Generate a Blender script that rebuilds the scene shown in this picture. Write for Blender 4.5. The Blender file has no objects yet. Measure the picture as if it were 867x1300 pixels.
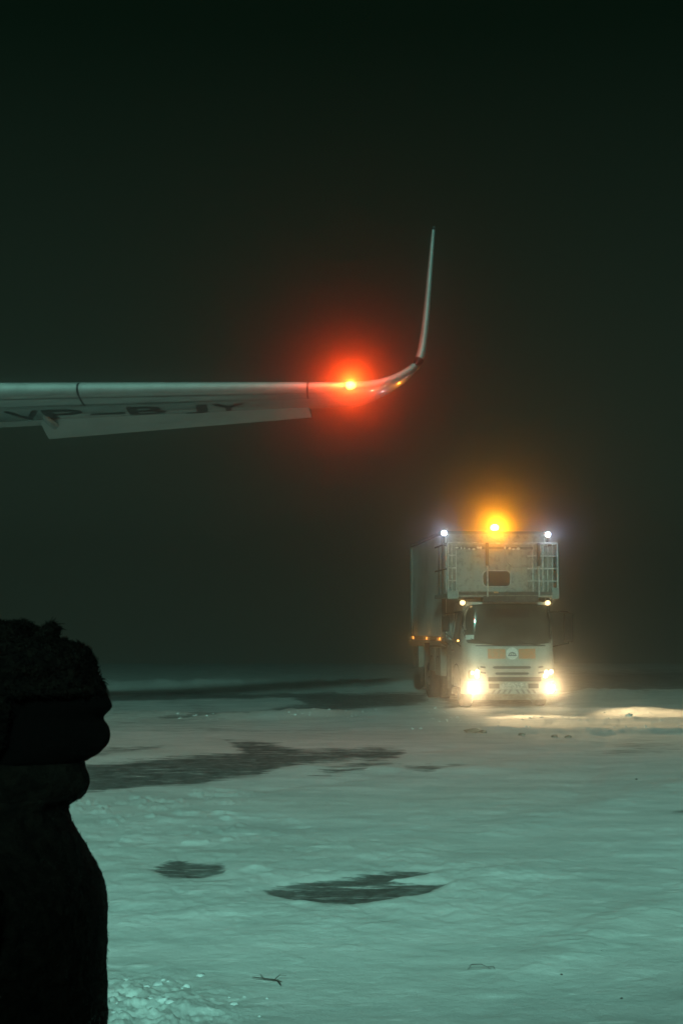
import bpy, bmesh, math, random
import numpy as np
from mathutils import Vector, Matrix, noise as mnoise

random.seed(7)
rng = np.random.RandomState(11)
PI = math.pi
R = math.radians

# ------------------------------------------------------------------ camera
F = 1805.0                 # focal length in photo pixels (867 x 1300)
CX, HY = 433.5, 798.0      # image centre, eye-level row
CAMZ = 1.67
sc = bpy.context.scene
cam_d = bpy.data.cameras.new('camera')
cam = bpy.data.objects.new('camera', cam_d)
sc.collection.objects.link(cam)
cam.location = (0, 0, CAMZ)
PITCH = math.atan((HY - 650.0) / F)
cam.rotation_euler = (PI / 2 + PITCH, 0, 0)
cam_d.sensor_fit = 'VERTICAL'
cam_d.sensor_height = 36.0
cam_d.lens = 36.0 * F / 1300.0
cam_d.clip_start = 0.05
cam_d.clip_end = 3000
sc.camera = cam
# a thin depth of field: the camera is focused on the truck
cam_d.dof.use_dof = True
cam_d.dof.focus_distance = 26.0
cam_d.dof.aperture_fstop = 22.0

# ------------------------------------------------------------------ world: night sky
w = bpy.data.worlds.new('World')
sc.world = w
w.use_nodes = True
nt = w.node_tree
nt.nodes.clear()
wo = nt.nodes.new('ShaderNodeOutputWorld')
bg = nt.nodes.new('ShaderNodeBackground')
tc = nt.nodes.new('ShaderNodeTexCoord')
sep = nt.nodes.new('ShaderNodeSeparateXYZ')
rmp = nt.nodes.new('ShaderNodeValToRGB')
rmp.color_ramp.elements[0].position = 0.0
rmp.color_ramp.elements[0].color = (0.0138, 0.0255, 0.0178, 1)
rmp.color_ramp.elements[1].position = 0.40
rmp.color_ramp.elements[1].color = (0.0012, 0.0054, 0.0028, 1)
nt.links.new(tc.outputs['Generated'], sep.inputs[0])
nt.links.new(sep.outputs['Z'], rmp.inputs[0])
nt.links.new(rmp.outputs[0], bg.inputs[0])
bg.inputs[1].default_value = 1.0
nt.links.new(bg.outputs[0], wo.inputs[0])

# ------------------------------------------------------------------ apron floodlight (its reflection shows in the windscreen)
def link(o):
    sc.collection.objects.link(o)
    return o

FLOOD = Vector((-2.0, -35.0, 20.0))
fd = bpy.data.lights.new('floodlight', 'SPOT')
fd.energy = 124000
fd.color = (0.42, 1.0, 0.83)
fd.spot_size = R(23.0)
fd.spot_blend = 0.06
fd.shadow_soft_size = 0.8
fo = link(bpy.data.objects.new('floodlight', fd))
fo.location = FLOOD
AIM = Vector((0.5, 40.0, 0.0))
fo.rotation_euler = (AIM - FLOOD).to_track_quat('-Z', 'Y').to_euler()

sc.view_settings.view_transform = 'Standard'
sc.view_settings.look = 'None'
sc.view_settings.exposure = 0
sc.view_settings.gamma = 1
sc.cycles.use_denoising = True
sc.cycles.volume_bounces = 1
sc.cycles.max_bounces = 6
sc.cycles.sample_clamp_indirect = 4
sc.cycles.use_light_tree = True

# ------------------------------------------------------------------ helpers
def P(px, py, d):
    """a point of the place seen from the camera at photo column px, row py, y metres ahead"""
    return Vector(((px - CX) / F * d, d, CAMZ + (HY - py) / F * d))

def obj(name, bm, mats, parent=None, loc=(0, 0, 0), smooth=False):
    bmesh.ops.recalc_face_normals(bm, faces=bm.faces[:])
    me = bpy.data.meshes.new(name)
    bm.to_mesh(me)
    bm.free()
    for m in (mats if isinstance(mats, (list, tuple)) else [mats]):
        me.materials.append(m)
    if smooth:
        for p in me.polygons:
            p.use_smooth = True
    o = link(bpy.data.objects.new(name, me))
    o.location = loc
    if parent:
        o.parent = parent
    return o

def obj_each(name, bm, mats, parent=None, margin=0.012):
    """one mesh per connected group of pieces (pieces that touch stay together)"""
    bm.verts.ensure_lookup_table()
    seen = [-1] * len(bm.verts); isl = []
    bm.verts.index_update()
    for v in bm.verts:
        if seen[v.index] >= 0: continue
        k = len(isl); st = [v]; seen[v.index] = k; mem = []
        while st:
            q = st.pop(); mem.append(q)
            for e in q.link_edges:
                w_ = e.other_vert(q)
                if seen[w_.index] < 0:
                    seen[w_.index] = k; st.append(w_)
        isl.append([[min(q.co[i] for q in mem) for i in range(3)], [max(q.co[i] for q in mem) for i in range(3)]])
    grp = list(range(len(isl)))
    def root(a):
        while grp[a] != a: a = grp[a]
        return a
    for a in range(len(isl)):
        for b in range(a):
            if all(isl[a][0][i] - margin <= isl[b][1][i] and isl[b][0][i] - margin <= isl[a][1][i] for i in range(3)):
                grp[root(a)] = root(b)
    out = {}
    fs = [(f, root(seen[f.verts[0].index])) for f in bm.faces]
    for f, g in fs:
        out.setdefault(g, []).append(f)
    res = []
    for g, faces in out.items():
        nb = bmesh.new(); m = {}
        for f in faces:
            for v in f.verts:
                if v not in m: m[v] = nb.verts.new(v.co)
            nf = nb.faces.new([m[v] for v in f.verts]); nf.material_index = f.material_index
        res.append(obj(name, nb, mats, parent))
    bm.free()
    return res

def thing(o, label, cat, group=None, kind=None):
    if label: o['label'] = label
    if cat: o['category'] = cat
    if group: o['group'] = group
    if kind: o['kind'] = kind
    return o

def empty(name, loc, rz=0):
    o = link(bpy.data.objects.new(name, None))
    o.location = loc
    o.rotation_euler = (0, 0, rz)
    return o

def box(bm, x0, x1, y0, y1, z0, z1, bev=0.0, mat=0):
    t = bmesh.new()
    bmesh.ops.create_cube(t, size=1)
    for v in t.verts:
        v.co = Vector(((x0 + x1) / 2 + v.co.x * (x1 - x0), (y0 + y1) / 2 + v.co.y * (y1 - y0), (z0 + z1) / 2 + v.co.z * (z1 - z0)))
    if bev:
        bmesh.ops.bevel(t, geom=t.edges[:], offset=bev, segments=2, affect='EDGES', profile=0.6)
    join(bm, t, mat)

def join(bm, t, mat=0):
    m = {}
    for v in t.verts:
        m[v] = bm.verts.new(v.co)
    for f in t.faces:
        try:
            nf = bm.faces.new([m[v] for v in f.verts])
            nf.material_index = mat if mat is not None else f.material_index
        except ValueError:
            pass
    t.free()

def tube(bm, pts, r, n=8, cap=True, mat=0):
    pts = [Vector(p) for p in pts]
    rs = r if isinstance(r, (list, tuple)) else [r] * len(pts)
    rings = []
    for i, p in enumerate(pts):
        a = pts[max(0, i - 1)]
        b = pts[min(len(pts) - 1, i + 1)]
        d = (b - a).normalized()
        u = d.orthogonal().normalized()
        if i:
            u = (pu - d * pu.dot(d)).normalized()
        pu = u
        v = d.cross(u)
        rings.append([bm.verts.new(p + (u * math.cos(2 * PI * k / n) + v * math.sin(2 * PI * k / n)) * rs[i]) for k in range(n)])
    for a, b in zip(rings, rings[1:]):
        for k in range(n):
            f = bm.faces.new([a[k], a[(k + 1) % n], b[(k + 1) % n], b[k]])
            f.material_index = mat
    if cap:
        for r_ in (rings[0], rings[-1]):
            f = bm.faces.new(r_)
            f.material_index = mat

def cyl(bm, c, axis, r, h, n=24, bev=0, mat=0):
    t = bmesh.new()
    bmesh.ops.create_cone(t, cap_ends=True, segments=n, radius1=r, radius2=r, depth=h)
    if bev:
        es = [e for e in t.edges if len(e.link_faces) == 2 and max(len(f.verts) for f in e.link_faces) > 4]
        bmesh.ops.bevel(t, geom=es, offset=bev, segments=2, affect='EDGES')
    q = Vector((0, 0, 1)).rotation_difference(Vector(axis)).to_matrix()
    for v in t.verts:
        v.co = q @ v.co + Vector(c)
    join(bm, t, mat)

def ball(bm, c, r, sub=2, scale=(1, 1, 1), mat=0):
    t = bmesh.new()
    bmesh.ops.create_icosphere(t, subdivisions=sub, radius=r)
    for v in t.verts:
        v.co = Vector((v.co.x * scale[0], v.co.y * scale[1], v.co.z * scale[2])) + Vector(c)
    join(bm, t, mat)

# ------------------------------------------------------------------ materials
def mat(name, col, rough=0.6, metal=0.0, noise=None, bump=None, spec=0.5, coat=0.0, scale=(1, 1, 1)):
    """noise = (scale, detail, colour2, lo, hi): mixes towards colour2; bump = (scale, strength, distance)"""
    m = bpy.data.materials.new(name)
    m.use_nodes = True
    t = m.node_tree
    b = t.nodes['Principled BSDF']
    b.inputs['Base Color'].default_value = (*col, 1)
    b.inputs['Roughness'].default_value = rough
    b.inputs['Metallic'].default_value = metal
    b.inputs['Specular IOR Level'].default_value = spec
    b.inputs['Coat Weight'].default_value = coat
    b.inputs['Coat Roughness'].default_value = 0.07
    co = t.nodes.new('ShaderNodeTexCoord')
    mp = t.nodes.new('ShaderNodeMapping')
    mp.inputs['Scale'].default_value = scale
    t.links.new(co.outputs['Object'], mp.inputs[0])
    if noise:
        n = t.nodes.new('ShaderNodeTexNoise')
        n.inputs['Scale'].default_value = noise[0]
        n.inputs['Detail'].default_value = noise[1]
        n.inputs['Roughness'].default_value = 0.65
        r = t.nodes.new('ShaderNodeValToRGB')
        r.color_ramp.elements[0].position = noise[3]
        r.color_ramp.elements[0].color = (*col, 1)
        r.color_ramp.elements[1].position = noise[4]
        r.color_ramp.elements[1].color = (*noise[2], 1)
        t.links.new(mp.outputs[0], n.inputs['Vector'])
        t.links.new(n.outputs[0], r.inputs[0])
        t.links.new(r.outputs[0], b.inputs['Base Color'])
    if bump:
        n2 = t.nodes.new('ShaderNodeTexNoise')
        n2.inputs['Scale'].default_value = bump[0]
        n2.inputs['Detail'].default_value = 4
        bp = t.nodes.new('ShaderNodeBump')
        bp.inputs['Strength'].default_value = bump[1]
        bp.inputs['Distance'].default_value = bump[2]
        t.links.new(mp.outputs[0], n2.inputs['Vector'])
        t.links.new(n2.outputs[0], bp.inputs['Height'])
        t.links.new(bp.outputs[0], b.inputs['Normal'])
    return m

def glow(name, col, strength):
    m = bpy.data.materials.new(name)
    m.use_nodes = True
    b = m.node_tree.nodes['Principled BSDF']
    b.inputs['Base Color'].default_value = (*col, 1)
    b.inputs['Roughness'].default_value = 0.2
    b.inputs['Emission Color'].default_value = (*col, 1)
    b.inputs['Emission Strength'].default_value = strength
    return m

M_paint = mat('truck_white_paint', (0.40, 0.41, 0.38), 0.42, noise=(5, 6, (0.24, 0.23, 0.19), 0.45, 0.85), bump=(60, 0.15, 0.002), coat=0.15)
M_crust = mat('snow_crusted_panel', (0.26, 0.28, 0.26), 0.75, noise=(9, 8, (0.10, 0.10, 0.085), 0.50, 0.68), bump=(25, 0.5, 0.01))
M_rail = mat('galvanised_rail', (0.36, 0.36, 0.34), 0.5, metal=0.2, noise=(12, 5, (0.55, 0.57, 0.56), 0.45, 0.6))
M_flank = mat('box_side_sheet', (0.82, 0.83, 0.81), 0.5, noise=(2.2, 7, (0.60, 0.60, 0.56), 0.4, 0.75), bump=(3, 0.2, 0.01))
M_rail2 = mat('box_corner_profile', (0.13, 0.135, 0.125), 0.7)
M_dark = mat('dark_plastic', (0.015, 0.016, 0.014), 0.75, spec=0.2, bump=(40, 0.2, 0.002))
M_under = mat('muddy_chassis', (0.045, 0.04, 0.034), 0.8, noise=(8, 5, (0.16, 0.15, 0.13), 0.5, 0.75))
M_rubber = mat('tyre_rubber', (0.02, 0.02, 0.02), 0.85, noise=(14, 4, (0.20, 0.20, 0.20), 0.55, 0.8))
M_orange = mat('orange_stripe', (0.62, 0.19, 0.045), 0.5, noise=(20, 4, (0.45, 0.26, 0.14), 0.4, 0.7))
M_badge = mat('badge_white', (0.7, 0.7, 0.68), 0.4)
M_ink = mat('dark_ink', (0.03, 0.035, 0.035), 0.5)
M_glass = mat('windscreen_glass', (0.030, 0.038, 0.032), 0.035, spec=0.9, noise=(3, 4, (0.075, 0.085, 0.075), 0.4, 0.8))
M_porthole = mat('platform_window', (0.022, 0.012, 0.008), 0.3)
M_paper = mat('paper', (0.66, 0.68, 0.64), 0.8)
M_hatch = mat('amber_marking', (0.55, 0.22, 0.05), 0.5)
M_wing = mat('wing_grey_paint', (0.37, 0.46, 0.44), 0.30, noise=(1.6, 6, (0.27, 0.30, 0.30), 0.35, 0.75), bump=(7, 0.16, 0.01), coat=0.9, scale=(1, 3.5, 1))
M_le = mat('leading_edge_metal', (0.33, 0.36, 0.35), 0.45, noise=(6, 4, (0.26, 0.28, 0.27), 0.4, 0.7))
M_ail = mat('aileron_grey_paint', (0.46, 0.52, 0.50), 0.45, noise=(1.3, 5, (0.36, 0.41, 0.39), 0.4, 0.7), bump=(4, 0.1, 0.01), coat=0.3)
M_reg = mat('registration_black', (0.015, 0.02, 0.022), 0.5)
M_cloth = mat('black_cloth', (0.0035, 0.003, 0.0025), 0.95, spec=0.03, noise=(40, 6, (0.010, 0.008, 0.006), 0.4, 0.7), bump=(55, 0.9, 0.01))
M_fur = mat('black_fur', (0.003, 0.0027, 0.0025), 1.0, spec=0.02, noise=(60, 6, (0.010, 0.008, 0.006), 0.4, 0.7), bump=(90, 1.0, 0.012))
M_unlit = mat('unlit_face_black', (0.0018, 0.0015, 0.0014), 0.95, spec=0.03, bump=(120, 0.4, 0.003))  # near-black stands in for the lack of light on the face
M_twig = mat('twig_bark', (0.05, 0.035, 0.025), 0.9)
M_clod = mat('dirty_ice', (0.10, 0.075, 0.05), 0.8, noise=(14, 5, (0.30, 0.28, 0.25), 0.5, 0.7))
M_clump = mat('snow_clump', (0.66, 0.69, 0.69), 0.8, noise=(30, 4, (0.50, 0.54, 0.54), 0.4, 0.7), bump=(70, 0.6, 0.006))

E_red = glow('red_nav_lens', (1.0, 0.34, 0.06), 9)
E_amber = glow('amber_beacon_lens', (1.0, 0.50, 0.07), 45)
E_amber_s = glow('amber_marker_lens', (1.0, 0.40, 0.08), 1.9)
E_white = glow('white_work_lens', (0.78, 0.88, 1.0), 28)
E_warm = glow('warm_marker_lens', (1.0, 0.72, 0.36), 2.6)
E_head = glow('headlamp_lens', (1.0, 0.72, 0.38), 10)
E_fog = glow('fog_lamp_lens', (1.0, 0.86, 0.62), 60)

# ------------------------------------------------------------------ ground
def hash2(ix, iy, s):
    h = (ix.astype(np.int64) * 374761393 + iy.astype(np.int64) * 668265263 + s * 974634777) & 0xffffffff
    h = ((h ^ (h >> 13)) * 1274126177) & 0xffffffff
    h = h ^ (h >> 16)
    return (h & 0xffffff) / float(0xffffff)

def vnoise(x, y, s=0):
    ix, iy = np.floor(x), np.floor(y)
    fx, fy = x - ix, y - iy
    fx = fx * fx * fx * (fx * (fx * 6 - 15) + 10)
    fy = fy * fy * fy * (fy * (fy * 6 - 15) + 10)
    a = hash2(ix, iy, s); b = hash2(ix + 1, iy, s)
    c = hash2(ix, iy + 1, s); d = hash2(ix + 1, iy + 1, s)
    return (a * (1 - fx) + b * fx) * (1 - fy) + (c * (1 - fx) + d * fx) * fy

def fbm(x, y, o=4, s=0, g=0.5):
    v = 0; a = 1; t = 0
    for i in range(o):
        c, sn = math.cos(i * 1.1), math.sin(i * 1.1)
        v = v + a * vnoise((x * c - y * sn) * 2 ** i + 17.3 * i, (x * sn + y * c) * 2 ** i - 9.1 * i, s + i)
        t += a; a *= g
    return v / t

def ss(e0, e1, x):
    t = np.clip((x - e0) / (e1 - e0), 0, 1)
    return t * t * (3 - 2 * t)

# bare patches of the apron, outlined in image pixels (column, row) and projected onto the ground
PATCH = [
    # outline, edge softness, strength
    ([(190, 1103), (212, 1093), (232, 1087), (252, 1092), (285, 1093), (299, 1099), (287, 1110), (250, 1116), (215, 1116)], 5, 0.80),
    ([(330, 1127), (352, 1121), (400, 1115), (440, 1110), (505, 1104), (556, 1104), (540, 1112), (500, 1117), (572, 1120), (545, 1133), (500, 1141), (445, 1148), (400, 1145), (360, 1140), (340, 1134)], 4, 1.0),
    ([(95, 972), (200, 961), (300, 953), (289, 944), (285, 938), (330, 941), (390, 949), (470, 948), (515, 951), (505, 963), (440, 965), (380, 972),
      (330, 984), (240, 996), (170, 1001), (100, 1010)], 6, 0.95),
    ([(385, 985), (420, 970), (470, 960), (520, 968), (575, 968), (560, 976), (500, 972), (460, 980), (420, 986)], 5, 0.55),
    ([(100, 958), (140, 949), (215, 945), (205, 952), (160, 957), (100, 965)], 4, 0.65),
    ([(60, 892), (140, 882), (230, 877), (320, 879), (420, 878), (545, 880), (540, 893), (500, 898), (420, 903), (330, 909), (185, 915), (210, 910),
      (300, 903), (385, 893), (370, 887), (250, 889), (150, 893)], 4, 0.85),
    ([(-200, 835), (-200, 868), (60, 866), (160, 867), (300, 864), (420, 866), (560, 870), (560, 835)], 6, 0.38),
    ([(560, 850), (560, 905), (700, 892), (745, 880), (800, 884), (900, 880), (1100, 880), (1100, 850)], 7, 0.75),
    ([(640, 936), (700, 934), (760, 937), (900, 934), (1000, 934), (1000, 950), (880, 957), (800, 962), (720, 964), (700, 958), (760, 947), (700, 940)], 7, 0.40),
    ([(505, 971), (545, 967), (592, 968), (570, 974), (540, 980), (515, 977)], 6, 0.7),
    ([(835, 1030), (850, 1026), (900, 1024), (900, 1034), (860, 1036)], 5, 0.45),
    ([(530, 895), (530, 930), (460, 960), (430, 960), (500, 925), (505, 900)], 9, 0.12),
]

def poly_sd(px, py, pts):
    """signed distance (positive inside) to a polygon, with rows stretched x2"""
    d = np.full(px.shape, 1e9)
    ins = np.zeros(px.shape, bool)
    n = len(pts)
    for i in range(n):
        x0, y0 = pts[i]; x1, y1 = pts[(i + 1) % n]
        ex, ey = x1 - x0, (y1 - y0) * 2.5
        wx, wy = px - x0, (py - y0) * 2.5
        t = np.clip((wx * ex + wy * ey) / (ex * ex + ey * ey), 0, 1)
        d = np.minimum(d, np.hypot(wx - ex * t, wy - ey * t))
        c = (y0 > py) != (y1 > py)
        xi = x0 + (py - y0) / (y1 - y0 if y1 != y0 else 1e-9) * (x1 - x0)
        ins ^= c & (px < xi)
    return np.where(ins, d, -d)

def ground_z(X, Y):
    """height of the snow and how bare the apron is (0 snow .. 1 bare) at X, Y"""
    Yc = np.maximum(Y, 1.0)
    px = CX + X / Yc * F
    py = HY + CAMZ / Yc * F
    front = Y > 1.5
    r = np.hypot(X, Y)
    warp = (fbm(X * 1.1 + 5 + Y * 0.1, Y * 0.9, 4, 31) - 0.5)
    warp2 = (fbm(X * 5, Y * 2.2, 4, 41) - 0.5)
    bare = np.zeros(X.shape)
    for pts, soft, st in PATCH:
        xs = [p[0] for p in pts]; ys = [p[1] for p in pts]
        sel = front & (px > min(xs) - 60) & (px < max(xs) + 60) & (py > min(ys) - 25) & (py < max(ys) + 25)
        if not sel.any():
            continue
        sd = poly_sd(px[sel], py[sel], pts)
        v = ss(-2.4, 3.0, (sd / soft) + warp[sel] * 2.2 + warp2[sel] * 2.0) * min(0.84, st)
        bare[sel] = np.maximum(bare[sel], v)
    # streaky wind-blown bare spots
    lee = fbm(X * 0.25 + 3, Y * 0.10, 4, 71)
    far = ss(35, 60, Y)
    bare = np.maximum(bare, ss(0.55, 0.70, lee) * 0.35 * ss(16, 24, Y))
    # snow relief
    z = 0.022 + 0.04 * (fbm(X * 0.22, Y * 0.14, 3, 3) - 0.5)
    z = z + 0.012 * (fbm(X * 0.8 + Y * 0.3, Y * 0.9, 5, 9, 0.55) - 0.4)                   # drift ripples
    plate = ss(0.56, 0.64, fbm(X * 2.3 + 40, Y * 3.2, 3, 19))
    z = z + 0.007 * plate * ss(5, 9, r) * (1 - ss(30, 45, r))
    z = z + 0.006 * (fbm(X * 9, Y * 9, 3, 23) - 0.5)
    # trampled, lumpy snow close by on the left
    lump = ss(-0.25, -1.0, X - 0.12 * (Y - 6) * 0 + 0.25 * (fbm(X * 1.5, Y * 1.5, 2, 5) - .5)) * (1 - ss(6.35, 7.0, Y + 0.5 * (fbm(X * 2, Y * 2, 2, 6) - 0.5))) * ss(2, 4, Y)
    cell = fbm(X * 11, Y * 11, 3, 51, 0.55)
    cell2 = fbm(X * 19, Y * 19, 4, 57, 0.75)
    z = z + lump * (0.02 + 0.07 * (cell - 0.45) + 0.062 * np.maximum(cell2 - .5, -0.22))
    tramp = ss(-4.6, -3.6, X) * (1 - ss(-1.3, -0.3, X)) * ss(10.4, 11.6, Y) * (1 - ss(14.2, 15.6, Y))
    z = z + tramp * (0.028 * ss(0.54, 0.64, fbm(X * 3.6, Y * 3.4, 4, 61, 0.6)) * (0.4 + 1.4 * (fbm(X * 11, Y * 11, 3, 63) - 0.2)))
    scuff = ss(0.60, 0.68, fbm(X * 0.5 + 9, Y * 0.35, 2, 77)) * ss(7, 9, Y) * (1 - ss(24, 30, Y))
    z = z + scuff * 0.035 * (fbm(X * 5, Y * 4, 4, 79, 0.65) - 0.45)
    # diagonal drift lines and a pair of old, half-filled wheel ruts
    for x0_, y0_, x1_, y1_, h_, wd_ in ((0.6, 6.4, 2.4, 9.6, 0.022, 0.16), (1.5, 6.3, 2.6, 8.2, 0.03, 0.12), (-0.6, 7.4, 1.6, 10.4, 0.014, 0.22),
                                        (0.5, 11.0, 5.0, 17.0, 0.02, 0.3), (-3.0, 14.5, 2.5, 21.0, -0.022, 0.22), (-1.5, 14.0, 4.1, 21.0, -0.022, 0.22),
                                        (2.0, 12.5, 4.5, 24.0, -0.02, 0.2), (3.6, 12.5, 6.2, 24.0, -0.02, 0.2)):
        ex, ey = x1_ - x0_, y1_ - y0_; l2 = ex * ex + ey * ey
        tt = ((X - x0_) * ex + (Y - y0_) * ey) / l2
        dd = ((X - x0_) * ey - (Y - y0_) * ex) / math.sqrt(l2) + 0.35 * (fbm(X * 0.8, Y * 0.8, 3, 97) - 0.5)
        z = z + h_ * np.exp(-(dd / wd_) ** 2) * ss(-0.1, 0.2, tt) * (1 - ss(0.8, 1.1, tt)) * (0.3 + 1.2 * fbm(X * 4, Y * 4, 3, 98))
    # ploughed ridge under the bumper and the long windrows
    def ridge(yc, hw, h, x0, x1, soft, sd_):
        yy = yc + 0.5 * (fbm(X * 0.5, X * 0 + 3, 3, sd_) - 0.5)
        return h * np.exp(-((Y - yy) / hw) ** 2) * ss(x0 - soft, x0, X) * (1 - ss(x1, x1 + soft, X)) * (0.6 + 0.8 * fbm(X * 3, Y * 3, 3, sd_ + 2))
    z = z + ridge(29.0, 0.5, 0.07, 1.4, 6.0, 1.2, 81)
    z = z + ridge(25.9, 0.6, 0.05, 1.0, 9.0, 1.5, 83)
    z = z + ridge(23.2, 0.45, 0.05, 2.6, 9.0, 1.0, 85)
    z = z + ridge(27.2, 0.7, 0.12, -9, 1.5, 1.5, 87) 
    z = z + ridge(40.0, 1.3, 0.22, -12, 3, 2.0, 89)
    z = z + ridge(36.0, 2.5, 0.22, 5.6, 14, 1.0, 95) * 0.7
    z = z + ridge(16.9, 0.35, 0.04, -6, 1.5, 1.0, 91)
    z = z * (1 - 0.6 * np.clip(bare * 1.15, 0, 1))
    # the apron falls away past its crest
    t = np.maximum(0, Y - 62.0)
    z = z - 0.030 * t * t / (t + 14.0)
    clean = (1 - bare)
    return z, bare

ys_ = list(np.arange(620, 19.9, -1.2))
rr = [0.6, 1.2, 2.0, 3.0, 3.9, 4.5] + [CAMZ * F / p for p in ys_]
rr += [160]
fine = np.linspace(-19, 19, 640)
coarse = np.concatenate([np.arange(21, 341, 4)])
az = np.radians(np.concatenate([fine, coarse]))
RR, AA = np.meshgrid(np.array(rr), az, indexing='ij')
# straight rings in the fine sector (constant distance ahead), round elsewhere
deg = np.degrees(AA)
GX = RR * np.sin(AA); GY = RR * np.cos(AA)
GZ, BARE = ground_z(GX, GY)
nr, na = RR.shape
verts = np.stack([GX.ravel(), GY.ravel(), GZ.ravel()], 1)
i = np.arange(nr - 1)[:, None] * na
j = np.arange(na)[None, :]
j2 = (j + 1) % na
quads = np.stack([(i + j), (i + j2), (i + na + j2), (i + na + j)], -1).reshape(-1, 4)[:, ::-1]
gm = bpy.data.meshes.new('snow_covered_apron')
nv = len(verts)
verts = np.vstack([verts, [[0, 0, 0.03]]])
tri = np.stack([np.full(na, nv), (j2.ravel()), (j.ravel())], -1)[:, ::-1]
gm.vertices.add(nv + 1)
gm.vertices.foreach_set('co', verts.ravel())
loops = np.concatenate([quads.ravel(), tri.ravel()])
gm.loops.add(len(loops))
gm.loops.foreach_set('vertex_index', loops.astype(np.int32))
starts = np.concatenate([np.arange(len(quads)) * 4, len(quads) * 4 + np.arange(len(tri)) * 3])
gm.polygons.add(len(starts))
gm.polygons.foreach_set('loop_start', starts.astype(np.int32))
gm.polygons.foreach_set('use_smooth', np.ones(len(starts), bool))
gm.update(calc_edges=True)
gm.validate()
if gm.polygons[0].normal.z < 0:
    gm.flip_normals()
at = gm.attributes.new('bare', 'FLOAT', 'POINT')
at.data.foreach_set('value', np.append(BARE.ravel(), 0.0).astype(np.float32))
ground = link(bpy.data.objects.new('snow_covered_apron', gm))
thing(ground, 'snow covered airport apron with dark bare ice patches', 'ground', kind='structure')

def ground_material():
    m = bpy.data.materials.new('snow_and_ice')
    m.use_nodes = True
    t = m.node_tree; N = t.nodes; L = t.links
    b = N['Principled BSDF']
    geo = N.new('ShaderNodeNewGeometry')
    def noise(scale, detail, sx, sy, sz=1, rough=0.6):
        mp = N.new('ShaderNodeMapping'); mp.inputs['Scale'].default_value = (sx, sy, sz)
        n = N.new('ShaderNodeTexNoise'); n.inputs['Scale'].default_value = scale
        n.inputs['Detail'].default_value = detail; n.inputs['Roughness'].default_value = rough
        L.new(geo.outputs['Position'], mp.inputs[0]); L.new(mp.outputs[0], n.inputs['Vector'])
        return n.outputs[0]
    def ramp(src, lo, hi, c0, c1):
        r = N.new('ShaderNodeValToRGB')
        r.color_ramp.elements[0].position = lo; r.color_ramp.elements[0].color = (*c0, 1)
        r.color_ramp.elements[1].position = hi; r.color_ramp.elements[1].color = (*c1, 1)
        L.new(src, r.inputs[0]); return r.outputs[0]
    def mix(f, a, b_):
        x = N.new('ShaderNodeMix'); x.data_type = 'RGBA'
        L.new(f, x.inputs[0]); L.new(a, x.inputs[6]); L.new(b_, x.inputs[7]); return x.outputs[2]
    def math_(op, a, b_):
        x = N.new('ShaderNodeMath'); x.operation = op; x.use_clamp = False
        for k, v in enumerate((a, b_)):
            if isinstance(v, (int, float)): x.inputs[k].default_value = v
            else: L.new(v, x.inputs[k])
        return x.outputs[0]
    at = N.new('ShaderNodeAttribute'); at.attribute_name = 'bare'
    fine_ = noise(5.0, 8, 1.0, 0.8, rough=0.7)
    streak = noise(1.1, 10, 0.8, 1.5, rough=0.66)
    # snow: packed and fresh, wind-streaked
    packed = ramp(streak, 0.36, 0.62, (0.52, 0.57, 0.56), (0.76, 0.79, 0.78))
    flecks = noise(2.6, 5, 0.9, 2.8, rough=0.6)
    snow = mix(ramp(flecks, 0.63, 0.67, (0, 0, 0), (0.8, 0.8, 0.8)), packed, ramp(flecks, 0, 1, (0.90, 0.92, 0.92), (0.92, 0.93, 0.93)))
    broad = noise(0.35, 4, 0.5, 1.0, rough=0.5)
    dirt = ramp(broad, 0.35, 0.7, (0, 0, 0), (0.5, 0.5, 0.5))
    dk = ramp(broad, 0, 1, (0.60, 0.60, 0.56), (0.58, 0.58, 0.54))
    snow = mix(dirt, snow, dk)
    # bare apron: wet dark asphalt and ice dusted with dry snow
    asph = ramp(fine_, 0.40, 0.74, (0.060, 0.068, 0.062), (0.22, 0.25, 0.24))
    f = math_('ADD', at.outputs['Fac'], math_('MULTIPLY', math_('SUBTRACT', noise(2.6, 12, 0.45, 2.6, rough=0.74), 0.5), 2.6))
    f = math_('ADD', f, math_('MULTIPLY', math_('SUBTRACT', noise(13, 7, 0.5, 1.8, rough=0.7), 0.5), 1.3))
    gate = ramp(at.outputs['Fac'], 0.02, 0.35, (0, 0, 0), (1, 1, 1))
    f = math_('MULTIPLY', f, gate)
    fac = ramp(f, 0.40, 0.72, (0, 0, 0), (1, 1, 1))
    col = mix(fac, snow, asph)
    L.new(col, b.inputs['Base Color'])
    rr_ = ramp(fac, 0, 1, (0.8, 0.8, 0.8), (0.75, 0.75, 0.75))
    L.new(rr_, b.inputs['Roughness'])
    b.inputs['Specular IOR Level'].default_value = 0.12
    b1 = N.new('ShaderNodeBump'); b1.inputs['Strength'].default_value = 0.45; b1.inputs['Distance'].default_value = 0.02
    L.new(math_('ADD', noise(16, 8, 1, 1.0, rough=0.7), noise(4, 8, 1.0, 1.3, rough=0.6)), b1.inputs['Height'])
    L.new(b1.outputs[0], b.inputs['Normal'])
    return m
gm.materials.append(ground_material())

def gz(x, y):
    z, _ = ground_z(np.array([float(x)]), np.array([float(y)]))
    return float(z[0])

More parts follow.
